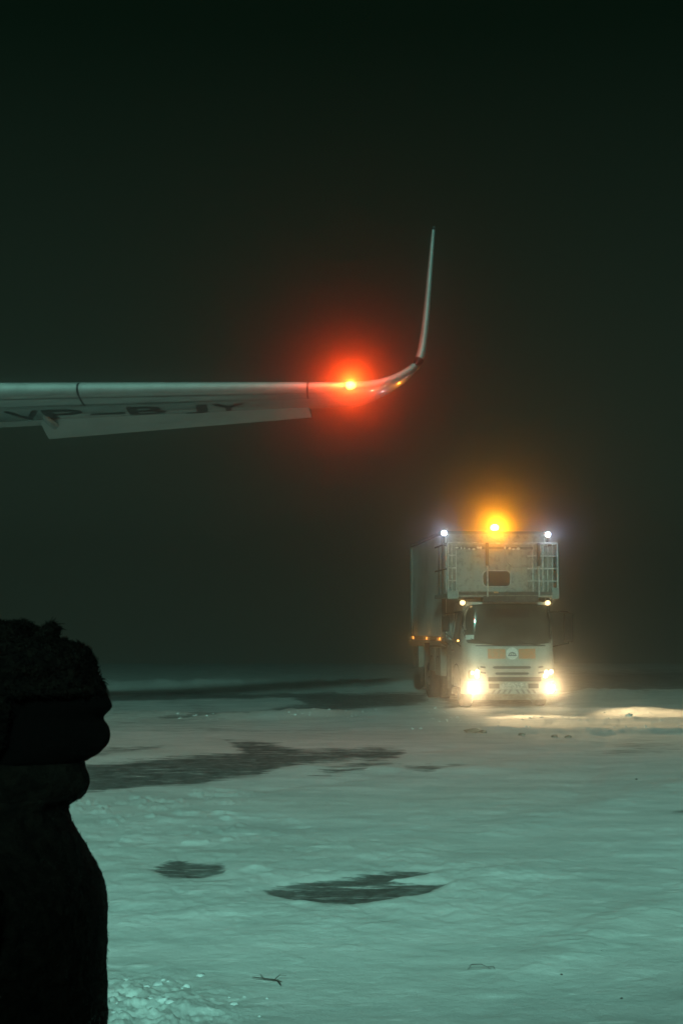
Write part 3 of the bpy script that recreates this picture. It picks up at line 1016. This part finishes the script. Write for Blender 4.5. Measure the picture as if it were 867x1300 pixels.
# scissor lift arms between chassis and box
bm = bmesh.new()
for s in (-1, 1):
    tube(bm, [(s * 0.5, 2.2, 0.95), (s * 0.5, 6.2, 1.36)], 0.05, 6)
    tube(bm, [(s * 0.56, 2.2, 1.36), (s * 0.56, 6.2, 0.95)], 0.05, 6)
obj_each('scissor_arm', bm, M_under, truck)

# box body
BX0, BX1, BY0, BY1 = -1.12, 1.22, 1.80, 7.05
BZ0, BZ1 = 1.42, tz(675.5, 1.8)
bm = bmesh.new(); box(bm, BX0, BX1, BY0, BY1, BZ0, BZ1, 0.012)
body = obj('box_body', bm, M_flank, truck)
# front wall sheet slightly proud, snow crusted
bm = bmesh.new(); box(bm, BX0 + 0.06, BX1 - 0.06, BY0 - 0.006, BY0 + 0.02, BZ0 + 0.05, BZ1 - 0.04)
obj('front_wall', bm, M_crust, body)
# corner rails, roof rails and sill rails
bm = bmesh.new()
for x in (BX0, BX1):
    sx = -1 if x < 0 else 1
    for y in (BY0, BY1):
        box(bm, x - 0.04 + sx * 0.006, x + 0.04 + sx * 0.006, y - 0.05, y + 0.03, BZ0 - 0.04, BZ1 + 0.015, 0.008)
    box(bm, x - 0.03 + sx * 0.018, x + 0.03 + sx * 0.018, BY0 + 0.04, BY1 - 0.06, BZ1 - 0.05, BZ1 + 0.02)
    box(bm, x - 0.03 + sx * 0.018, x + 0.03 + sx * 0.018, BY0 + 0.04, BY1 - 0.06, BZ0 - 0.03, BZ0 + 0.07)
box(bm, BX0 + 0.03, BX1 - 0.03, BY0 - 0.05, BY0 - 0.008, BZ1 - 0.05, BZ1 + 0.012)
obj_each('corner_rail', bm, M_rail2, body)
# amber side markers
for y in (2.05, 4.1, 6.5):
    bm = bmesh.new(); ball(bm, (BX0 - 0.045, y, BZ0 + 0.02), 0.042, 2, (0.8, 1, 0.8))
    obj('side_marker_lamp', bm, E_amber_s, truck, smooth=True)
    lamp('side_marker_bulb', truck, (BX0 - 0.12, y - 0.04, BZ0 + 0.02), (1, 0.42, 0.08), 0.7, 0.02)

# ---- loading platform over the cab
platform = empty('loading_platform', (0, 0, 0)); platform.parent = truck
PX0, PX1 = tx(566), tx(709)
PZ0, PZ1 = tz(760), tz(753.5)
bm = bmesh.new()
box(bm, PX0, PX1, -0.05, 1.74, PZ0 + 0.03, PZ1, 0.01)
box(bm, PX0, PX0 + 0.24, -0.07, 0.1, PZ0 - 0.01, PZ1 + 0.05, 0.01)
box(bm, PX1 - 0.16, PX1, -0.07, 0.1, PZ0 - 0.01, PZ1 + 0.12, 0.01)
deck = obj('platform_deck', bm, M_crust, truck)
bpy.data.objects.remove(platform)
bm = bmesh.new()
box(bm, tx(581), tx(700), -0.075, -0.045, tz(755.6), tz(751.5))
box(bm, tx(612), tx(682), -0.08, 0.3, tz(764.5), tz(757))
obj('deck_underframe', bm, M_under, deck)
flat('reflector', tx(625), tx(631), tz(753.5), tz(751.3), -0.077, M_hatch, 0.01, deck)
# end panel with window
pan_x0, pan_x1, pz0, pz1 = tx(577), tx(669), tz(752), tz(692)
bm = bmesh.new()
box(bm, pan_x0, pan_x1, -0.035, 0.02, pz0, pz1, 0.008)
panel = obj('end_panel', bm, M_crust, truck)
bm = bmesh.new()
for x in (tx(599), tx(640), tx(661)):
    box(bm, x - 0.012, x + 0.012, -0.047, -0.037, pz0 + 0.06, pz1 - 0.12)
tube(bm, [(tx(640), -0.045, tz(703)), (tx(643), -0.045, tz(714)), (tx(650), -0.045, tz(720)), (tx(668), -0.045, tz(720))], 0.012, 6)
obj_each('panel_seam', bm, mat('seam_grey', (0.22, 0.23, 0.20), 0.6), panel)
# rounded window
def rrect(bm, x0, x1, z0, z1, y0, y1, r):
    pts = []
    for cx, cz, a0 in ((x1 - r, z1 - r, 0), (x0 + r, z1 - r, PI / 2), (x0 + r, z0 + r, PI), (x1 - r, z0 + r, 1.5 * PI)):
        for k in range(6):
            a = a0 + PI / 2 * k / 5
            pts.append((cx + r * math.cos(a), cz + r * math.sin(a)))
    f = [bm.verts.new((x, y0, z)) for x, z in pts]; b = [bm.verts.new((x, y1, z)) for x, z in pts]
    bm.faces.new(f); bm.faces.new(b[::-1])
    for k in range(len(pts)): bm.faces.new([f[k], b[k], b[(k + 1) % len(pts)], f[(k + 1) % len(pts)]])
bm = bmesh.new(); rrect(bm, tx(611), tx(647.5), tz(745.5), tz(724.5), -0.052, -0.03, 0.10)
wf = obj('window', bm, M_rail, panel)
bm = bmesh.new(); rrect(bm, tx(612), tx(646.5), tz(744.6), tz(725.4), -0.060, -0.045, 0.09)
obj('pane', bm, M_porthole, wf)
# dark slot above the panel (gap under top rail) with snow teeth
bm = bmesh.new(); box(bm, tx(577), tx(676), -0.045, -0.02, tz(697.6), tz(694.6))
slot = obj('top_slot', bm, M_under, panel)
bm = bmesh.new()
for k in range(16):
    x = tx(579 + k * 5.2) + random.uniform(-.02, .02)
    if 612 < 579 + k * 5.2 < 640: continue
    ball(bm, (x, -0.05, tz(697.0 + random.uniform(-1.2, 1.0))), 0.035, 1, (random.uniform(.5, 1.5), 0.4, random.uniform(.6, 1.1)))
obj_each('snow_crumb', bm, M_clump, slot)
# guard rails: posts and bars all round
def bars(name, bm, m, parent=None): return obj_each(name, bm, m, parent or truck)
rail = None
bm = bmesh.new()
for px_, top in ((567, 690), (572, 690), (577.5, 690), (676, 688), (689, 690), (695, 690), (701.5, 689), (708, 690)):
    x = tx(px_)
    tube(bm, [(x, -0.03, PZ1), (x, -0.03, tz(top))], 0.022 if px_ in (567, 708, 689) else 0.014, 8)
for z_ in (690.5, 706, 722, 738):
    z = tz(z_)
    for xa, xb in ((567, 577.5), (669, 708)):
        tube(bm, [(tx(xa), -0.03, z), (tx(xb), -0.03, z)], 0.018, 8)
tube(bm, [(tx(567), -0.03, tz(690)), (tx(708), -0.03, tz(690))], 0.022, 8)
rail = bars('front_guard_rail', bm, M_rail)[0]
bm = bmesh.new()
for s, x in ((-1, PX0 + 0.02), (1, PX1 - 0.02)):
    for z_ in (690, 722):
        tube(bm, [(x, 0.0, tz(z_)), (x, 1.72, tz(z_))], 0.018, 8)
    for y in (0.6, 1.2):
        tube(bm, [(x, y, PZ1), (x, y, tz(690))], 0.015, 8)
bars('side_guard_rail', bm, M_under)
# crusted mesh infill behind the right hand bars: lumps of frozen snow on the wires
bm = bmesh.new()
for xa, xb in ((568, 577), (670, 708)):
    for k in range(int((xb - xa) * 0.45)):
        x = tx(random.uniform(xa, xb))
        za = random.uniform(693, 745); zb = za + random.uniform(3, 12)
        tube(bm, [(x, -0.02, tz(za)), (x + random.uniform(-.02, .02), -0.015, tz((za + zb) / 2)), (x, -0.02, tz(zb))],
             [0.006, random.uniform(0.012, 0.03), 0.006], 6)
    for k in range(int((xb - xa) / 3.2)):
        x = tx(xa + k * 3.2)
        tube(bm, [(x, -0.01, PZ1), (x, -0.01, tz(691))], 0.007, 6)
obj_each('iced_wire_mesh', bm, M_crust, rail)
# side curtain panel behind the right rail
bm = bmesh.new(); box(bm, tx(670), tx(706), 0.25, 0.28, PZ1 + 0.03, tz(693))
obj('side_screen', bm, mat('screen_grey', (0.30, 0.33, 0.29), 0.7, noise=(14, 6, (0.12, 0.13, 0.11), 0.45, 0.6), scale=(2.5, 1, 0.7)), truck)
# two dark upright pads and the light struts below them
for xa in (617, 683):
    bm = bmesh.new(); rrect(bm, tx(xa - 2), tx(xa + 2), tz(719), tz(689.5), -0.10, -0.05, 0.03)
    pd = obj('upright_pad', bm, mat('brown_rubber', (0.05, 0.035, 0.025), 0.7), truck)
    bm = bmesh.new(); tube(bm, [(tx(xa + 0.3), -0.08, tz(758)), (tx(xa + 0.3), -0.08, tz(718))], 0.018, 8)
    obj('strut', bm, M_rail, pd)

# corner work lamps on short posts, bluish white
for xa, ya in ((562, 677.5), (694.5, 678.5)):
    c = Vector((tx(xa) + 0.03, 0.0, tz(ya)))
    if xa < 600: c.x = PX0 - 0.05
    bm = bmesh.new(); tube(bm, [(c.x, 0.03, tz(692)), (c.x, 0.03, c.z - 0.03)], 0.018, 8)
    if xa < 600: tube(bm, [(c.x, 0.03, tz(692)), (PX0 + 0.03, 0.0, tz(694))], 0.018, 8)
    box(bm, c.x - 0.075, c.x + 0.075, 0.01, 0.09, c.z - 0.055, c.z + 0.055, 0.01)
    wk = obj('work_lamp', bm, M_dark, truck)
    bm = bmesh.new(); ball(bm, (c.x, 0.0, c.z), 0.052, 2, (1, 0.4, 1))
    obj('lens', bm, E_white, wk, smooth=True)
    lamp('work_lamp_bulb', truck, (c.x, -0.09, c.z), (0.50, 0.66, 1.0), 3.5, 0.03)
# amber beacon on the box's front edge
c = Vector((0.0, 2.02, tz(670.0, 2.02)))
c.x = (628.5 - 646.5) / F * (D0 + 2.02) + 0.40
bm = bmesh.new(); cyl(bm, (c.x, c.y, c.z - 0.09), (0, 0, 1), 0.09, 0.05, 20, 0.01)
cyl(bm, (c.x, c.y, c.z - 0.15), (0, 0, 1), 0.05, 0.14, 16)
bc = obj('beacon', bm, M_dark, truck)
bm = bmesh.new(); ball(bm, c, 0.085, 3, (1.15, 1.0, 0.85))
obj('lens', bm, E_amber, bc, smooth=True)
lamp('beacon_bulb', truck, c + Vector((0, -0.13, 0.03)), (1.0, 0.31, 0.008), 170, 0.05)
# ------------------------------------------------------------------ person at the left edge
PD = 2.4
def ppx(px): return (px - CX) / F * PD
def ppz(py): return CAMZ + (HY - py) / F * PD
sil = [(787, 25), (789.5, 47), (793, 60), (797, 76), (801, 80.5), (806, 79), (810, 76), (812, 84), (814, 97), (818, 105), (824, 112), (829, 117.5), (836, 119), (845, 122.5), (855, 127), (865, 131), (875, 135),
       (885, 140), (890, 144), (897, 145.5), (902, 141), (907, 134.5), (913, 134.5), (920, 141), (930, 143.5), (938, 142.5), (946, 138),
       (954, 130), (960, 119), (966, 110), (972, 111.5), (980, 117.5), (990, 118), (1000, 116), (1008, 110), (1013, 100), (1018, 89), (1028, 90), (1040, 95),
       (1060, 106), (1080, 117), (1100, 127), (1120, 134), (1135, 137.5), (1160, 139), (1200, 138.5), (1240, 139.5), (1300, 141), (1400, 143), (1480, 138)]
sil_z = [ppz(a) for a, b in sil]; sil_x = [ppx(b) for a, b in sil]
def fx(z): return float(np.interp(-z, [-q for q in sil_z], sil_x))

def loft(bm, levels, n=40):
    """levels: (z, x_front, x_back, half width, nose sharpness 0..1)"""
    rings = []
    for z, xf, xb, w_, sh in levels:
        cx = (xf + xb) / 2; a = (xf - xb) / 2
        ring = []
        for k in range(n):
            t = 2 * PI * k / n
            ca, sa = math.cos(t), math.sin(t)
            wy = w_ * math.copysign(abs(sa) ** 0.85, sa)
            if ca > 0: wy *= (1 - sh * 0.55 * ca)
            ring.append(bm.verts.new((cx + a * ca, PD + wy, z)))
        rings.append(ring)
    for r0, r1 in zip(rings, rings[1:]):
        for k in range(n):
            bm.faces.new([r0[k], r0[(k + 1) % n], r1[(k + 1) % n], r1[k]])
    bm.faces.new(rings[0]); bm.faces.new(rings[-1])

def remesh(name, bm, m, parent, vox=0.009, amp=0.0, freq=20.0, seed=0.0, smooth_it=2):
    me = bpy.data.meshes.new('tmp'); bmesh.ops.recalc_face_normals(bm, faces=bm.faces[:]); bm.to_mesh(me); bm.free()
    o = link(bpy.data.objects.new('tmp', me))
    md = o.modifiers.new('r', 'REMESH'); md.mode = 'VOXEL'; md.voxel_size = vox
    if smooth_it:
        s_ = o.modifiers.new('s', 'SMOOTH'); s_.iterations = smooth_it; s_.factor = 0.5
    dg = bpy.context.evaluated_depsgraph_get(); dg.update()
    out = bpy.data.meshes.new_from_object(o.evaluated_get(dg))
    bpy.data.objects.remove(o)
    b = bmesh.new(); b.from_mesh(out); bpy.data.meshes.remove(out)
    b.normal_update()
    if amp:
        for v in b.verts:
            p = v.co * freq + Vector((seed, seed, seed))
            h = mnoise.noise(p) + 0.5 * mnoise.noise(p * 2.3) + 0.3 * mnoise.noise(p * 5)
            v.co += v.normal * h * amp
    return obj(name, b, m, parent, smooth=True)

person = empty('person', (ppx(8), PD, 0.0))
gp = gz(ppx(8), PD)
person.location.z = gp
thing(person, 'person in black fur hat and padded winter coat, dark silhouette in profile facing right', 'person')
PO = person.location
def shift(bm):
    for v in bm.verts: v.co -= PO
bodyc = ppx(5)
# ---- body: head, neck, torso, legs, boots in one surface
bm = bmesh.new()
hx = ppx(40)
ball(bm, (hx - 0.01, PD, 1.550), 0.085, 3, (0.95, 0.80, 1.15))            # skull
lv = []
for z in np.arange(1.40, 1.60, 0.008):
    xf = fx(z) - 0.004
    # face: jaw to brow; sharp towards the nose and lips
    wmid = 0.070 if z > 1.46 else 0.058
    lv.append((z, xf - 0.010, hx - 0.06, wmid, 0.55))
loft(bm, lv)
# nose, lips, chin set on the mid line
ball(bm, (ppx(131), PD, ppz(893)), 0.020, 2, (0.9, 0.75, 0.75))
ball(bm, (ppx(124), PD, ppz(878)), 0.018, 2, (0.9, 0.6, 1.5))
ball(bm, (ppx(128), PD, ppz(930)), 0.022, 2, (1.0, 1.2, 0.8))
for s in (-1, 1):
    ball(bm, (ppx(117), PD + s * 0.034, ppz(868)), 0.016, 2, (0.7, 1.2, 0.6))     # eyes under the mask
    ball(bm, (hx - 0.01, PD + s * 0.080, 1.55), 0.024, 2, (0.8, 0.45, 1.3))       # ears
tube(bm, [(bodyc + 0.0, PD, 1.28), (hx - 0.02, PD, 1.48)], [0.075, 0.062], 16)
for s in (-1, 1):
    tube(bm, [(bodyc, PD + s * 0.10, 0.90), (bodyc + 0.015, PD + s * 0.105, 0.50), (bodyc - 0.015, PD + s * 0.11, 0.12 + gp)], [0.105, 0.075, 0.055], 16)
    tube(bm, [(bodyc - 0.05, PD + s * 0.115, gp + 0.05), (bodyc + 0.06, PD + s * 0.12, gp + 0.045), (bodyc + 0.15, PD + s * 0.125, gp + 0.035)], [0.055, 0.052, 0.040], 12)
loft(bm, [(0.82, bodyc + 0.13, bodyc - 0.13, 0.18, 0), (1.0, bodyc + 0.12, bodyc - 0.12, 0.17, 0), (1.2, bodyc + 0.12, bodyc - 0.12, 0.19, 0), (1.32, bodyc + 0.07, bodyc - 0.09, 0.16, 0)])
shift(bm)
remesh('body', bm, M_unlit, person, 0.008, 0.0015, 30)
# ---- coat: torso, collar and sleeves
bm = bmesh.new()
lv = []
for z in np.concatenate([np.arange(0.62, 1.34, 0.03), np.arange(1.34, 1.40, 0.006)]):
    xf = fx(z)
    zz = float(z)
    wd = float(np.interp(zz, [0.6, 0.9, 1.15, 1.25, 1.32, 1.36, 1.40], [0.24, 0.22, 0.235, 0.225, 0.15, 0.11, 0.095]))
    xb = float(np.interp(zz, [0.6, 0.9, 1.15, 1.25, 1.32, 1.36, 1.40], [bodyc - 0.20, bodyc - 0.18, bodyc - 0.20, bodyc - 0.19, bodyc - 0.15, bodyc - 0.12, bodyc - 0.10]))
    lv.append((zz, xf, xb, wd, 0.15))
loft(bm, lv, 48)
for s in (-1, 1):
    tube(bm, [(bodyc - 0.02, PD + s * 0.17, 1.25), (bodyc - 0.03, PD + s * 0.255, 1.18), (bodyc - 0.03, PD + s * 0.285, 0.98), (bodyc + 0.02, PD + s * 0.285, 0.80), (bodyc + 0.05, PD + s * 0.28, 0.72)],
         [0.085, 0.085, 0.075, 0.065, 0.058], 16)
shift(bm)
remesh('winter_coat', bm, M_cloth, person, 0.006, 0.0038, 34, 3.0, 1)
# collar / scarf under the chin
bm = bmesh.new()
lv = []
for py_ in range(1014, 961, -3):
    z = ppz(py_)
    lv.append((z, fx(z) , ppx(-60), 0.088, 0.35))
loft(bm, lv)
shift(bm)
remesh('scarf', bm, M_cloth, person, 0.006, 0.0014, 40, 5.0, 1)
# covering over mouth and nose, added so the unlit face stays black
bm = bmesh.new()
lv = []
for py_ in range(964, 840, -3):
    z = ppz(py_)
    lv.append((z, fx(z), ppx(-40), 0.083, 0.60))
loft(bm, lv)
shift(bm)
remesh('added_face_mask', bm, M_unlit, person, 0.004, 0.0008, 50, 8.0, 0)
# ---- fur hat with folded flap knot on top
bm = bmesh.new()
lv = []
for py_ in [880, 868, 856, 845, 836, 831, 826, 821, 818]:
    z = ppz(py_)
    lv.append((z, fx(z), ppx(-75), 0.118 if py_ < 850 else 0.110, 0.25))
lv2 = [(813, 74, -72, 0.112), (811, 58, -70, 0.108), (801, 50, -58, 0.095), (795, 46, -44, 0.080), (791, 36, -24, 0.050), (788.5, 25, -5, 0.02)]
for py_, a, b, w_ in lv2:
    lv.append((ppz(py_) + 0.0005, ppx(a), ppx(b), w_, 0.1))
loft(bm, lv)
ball(bm, (ppx(64), PD, ppz(801)), 0.0165, 2, (1.0, 1.3, 0.75))
for s in (-1, 1):    # ear flaps
    ball(bm, (ppx(-5), PD + s * 0.095, ppz(905)), 0.06, 2, (0.9, 0.4, 1.35))
shift(bm)
remesh('fur_hat', bm, M_fur, person, 0.0042, 0.0065, 30, 1.0, 1)
# ---- tufts of curly fur standing off the hat, lint and fur along the coat
def tufts(name, src, m, count, ln, rad, keep, curl=1.0):
    me = src.data
    polys = [p for p in me.polygons if keep(p.center + PO)]
    bm = bmesh.new()
    for k in range(count):
        p = polys[random.randrange(len(polys))]
        n = p.normal.copy(); c = p.center - n * 0.004
        t = n.cross(Vector((random.uniform(-1, 1), random.uniform(-1, 1), random.uniform(-1, 1)))).normalized()
        l = ln * random.uniform(0.4, 1.2)
        cl_ = mnoise.noise(p.center * 30) * 2 * curl
        tt = (t * 0.5 + n.cross(Vector((0, 1, 0.3))) * cl_)
        pts = [c, c + n * l * 0.55 + tt * l * 0.25, c + n * l * 0.8 + tt * l * 0.8]
        tube(bm, pts, [rad, rad * 0.75, rad * 0.2], 3, False)
    o = obj(name, bm, m, src)
    return o
hat = [o for o in person.children if o.name.startswith('fur_hat')][0]
coat = [o for o in person.children if o.name.startswith('winter_coat')][0]
tufts('curly_fur', hat, M_fur, 11000, 0.0105, 0.0013, lambda c: True, 1.4)
tufts('coat_lint', coat, M_cloth, 9000, 0.008, 0.0009, lambda c: c.z > 0.9)

# ---- gloved hands hanging, slightly curled
for s in (-1, 1):
    bm = bmesh.new()
    hxn, hyn = bodyc + 0.055, PD + s * 0.28
    tube(bm, [(hxn, hyn, 0.75), (hxn + 0.01, hyn, 0.70), (hxn + 0.018, hyn, 0.64)], [0.034, 0.042, 0.040], 12)
    for k, ln in enumerate((0.072, 0.082, 0.078, 0.062)):
        fx0 = hxn - 0.018 + 0.024 * k
        tube(bm, [(fx0, hyn, 0.65), (fx0 + 0.004, hyn - s * 0.004, 0.65 - ln * 0.5), (fx0 + 0.006, hyn - s * 0.024, 0.65 - ln)], [0.0125, 0.0115, 0.0095], 8)
    tube(bm, [(hxn + 0.035, hyn, 0.70), (hxn + 0.062, hyn - s * 0.008, 0.665), (hxn + 0.066, hyn - s * 0.02, 0.625)], [0.015, 0.013, 0.011], 8)
    shift(bm)
    remesh('glove', bm, M_cloth, person, 0.004, 0.0, 1, 0, 1)

# ------------------------------------------------------------------ small things on the snow
def gpt(px, py):
    d = CAMZ * F / (py - HY)
    x = (px - CX) / F * d
    return x, d
# loose clumps of snow
bm = bmesh.new()
def clump(x, y, r, mat_=0):
    t = bmesh.new(); bmesh.ops.create_icosphere(t, subdivisions=2, radius=1.0)
    sx, sy, sz = random.uniform(.7, 1.3), random.uniform(.7, 1.3), random.uniform(.45, .8)
    o_ = Vector((random.random() * 50, random.random() * 50, 0))
    z = gz(x, y)
    for v in t.verts:
        h = 1 + 0.45 * mnoise.noise(v.co * 1.3 + o_) + 0.22 * mnoise.noise(v.co * 3.1 + o_)
        v.co = Vector((x + v.co.x * r * sx * h, y + v.co.y * r * sy * h, z + v.co.z * r * sz * h - r * 0.05))
    join(bm, t, mat_)
for k in range(60):
    px_ = random.uniform(100, 345); py_ = random.uniform(1228, 1330)
    if random.random() < (px_ - 200) / 260: continue
    x, y = gpt(px_, py_); clump(x, y, (0.007 + 0.022 * random.random() ** 3) * (1.2 if px_ < 230 else 0.8))
for k in range(50):
    px_ = random.uniform(160, 500); py_ = 911 + (500 - px_) * 0.004 + random.gauss(0, 1.6)
    x, y = gpt(px_, py_); clump(x, y, random.uniform(0.01, 0.03))
for k in range(110):
    px_ = random.uniform(520, 860); py_ = random.choice((908, 915, 924)) + random.gauss(0, 3)
    x, y = gpt(px_, py_); clump(x, y, random.uniform(0.01, 0.03))
cl = obj('loose_snow_clumps', bm, M_clump, smooth=True)
thing(cl, 'loose crumbs and clumps of snow scattered on the apron', 'snow', kind='stuff')

# dirty ice clods, each a thing of its own
CL = [(598, 931, 0.10, 'long brown ice clod on the snow just left of the lit streak', 2.0),
      (611, 931.5, 0.07, 'brown ice clod close beside the long brown clod', 1.3),
      (660, 934, 0.06, 'small greyish ice clod right of the brown pair', 1.4),
      (701, 936, 0.055, 'reddish brown ice clod under the right headlight', 1.6),
      (718, 937, 0.055, 'flat brown ice clod at the right end of the clod row', 1.6),
      (795, 910, 0.09, 'pale ice chunk standing in the headlight streak on the right', 1.1),
      (803, 989, 0.02, 'tiny dark pebble alone on open snow at right', 1.0),
      (706, 1237, 0.008, 'dark pebble alone on the near snow', 1.2),
      (780, 1265, 0.008, 'dark pebble nearest the bottom right corner', 1.2),
      (756, 1207, 0.005, 'speck-sized stone above the near pebbles', 1.0)]
for px_, py_, r, lab, st in CL:
    x, y = gpt(px_, py_)
    r *= 0.62
    bm = bmesh.new()
    t = bmesh.new(); bmesh.ops.create_icosphere(t, subdivisions=3, radius=1.0)
    o_ = Vector((random.random() * 50, 3, 0))
    for v in t.verts:
        h = 1 + 0.5 * mnoise.noise(v.co * 1.7 + o_) + 0.2 * mnoise.noise(v.co * 4 + o_)
        v.co = Vector((v.co.x * r * st * h, v.co.y * r * h, v.co.z * r * 0.7 * h))
    join(bm, t)
    o = obj('pebble' if r < 0.022 else 'ice_clod', bm, M_twig if r < 0.022 else (M_clump if 'pale' in lab else M_clod), None, (x, y, gz(x, y) + r * 0.35), True)
    thing(o, lab, 'pebble' if r < 0.022 else 'ice clod', 'stones on the near snow' if r < 0.022 else 'ice clods before the truck')

# twig lying on the snow
x, y = gpt(345, 1243)
z = gz(x, y)
bm = bmesh.new()
tube(bm, [(-0.085, 0.05, 0.012), (-0.03, 0.03, 0.010), (0.02, 0.0, 0.012), (0.055, -0.02, 0.008)], [0.002, 0.003, 0.0035, 0.002], 6)
tube(bm, [(0.02, 0.0, 0.012), (0.045, 0.015, 0.03), (0.075, 0.01, 0.028)], [0.0025, 0.002, 0.001], 6)
tube(bm, [(0.035, -0.01, 0.011), (0.05, -0.06, 0.006), (0.055, -0.10, 0.012)], [0.004, 0.004, 0.002], 6)
tube(bm, [(-0.03, 0.03, 0.01), (-0.05, 0.07, 0.02)], [0.002, 0.001], 6)
tw = obj('twig', bm, M_twig, None, (x, y, z))
thing(tw, 'short forked dark twig lying on the snow near the bottom edge', 'twig')
x, y = gpt(603, 1231)
bm = bmesh.new()
tube(bm, [(-0.05, 0, 0.005), (-0.03, 0.03, 0.02), (0.02, 0.035, 0.02), (0.06, 0.0, 0.006)], [0.001, 0.0018, 0.0018, 0.001], 6)
tube(bm, [(0.05, 0.05, 0.005), (0.075, 0.03, 0.012), (0.08, 0.0, 0.005)], 0.0013, 6)
tw = obj('grass_blade', bm, M_twig, None, (x, y, gz(x, y)))
thing(tw, 'thin curled dry grass blade arched on the near snow', 'grass blade')
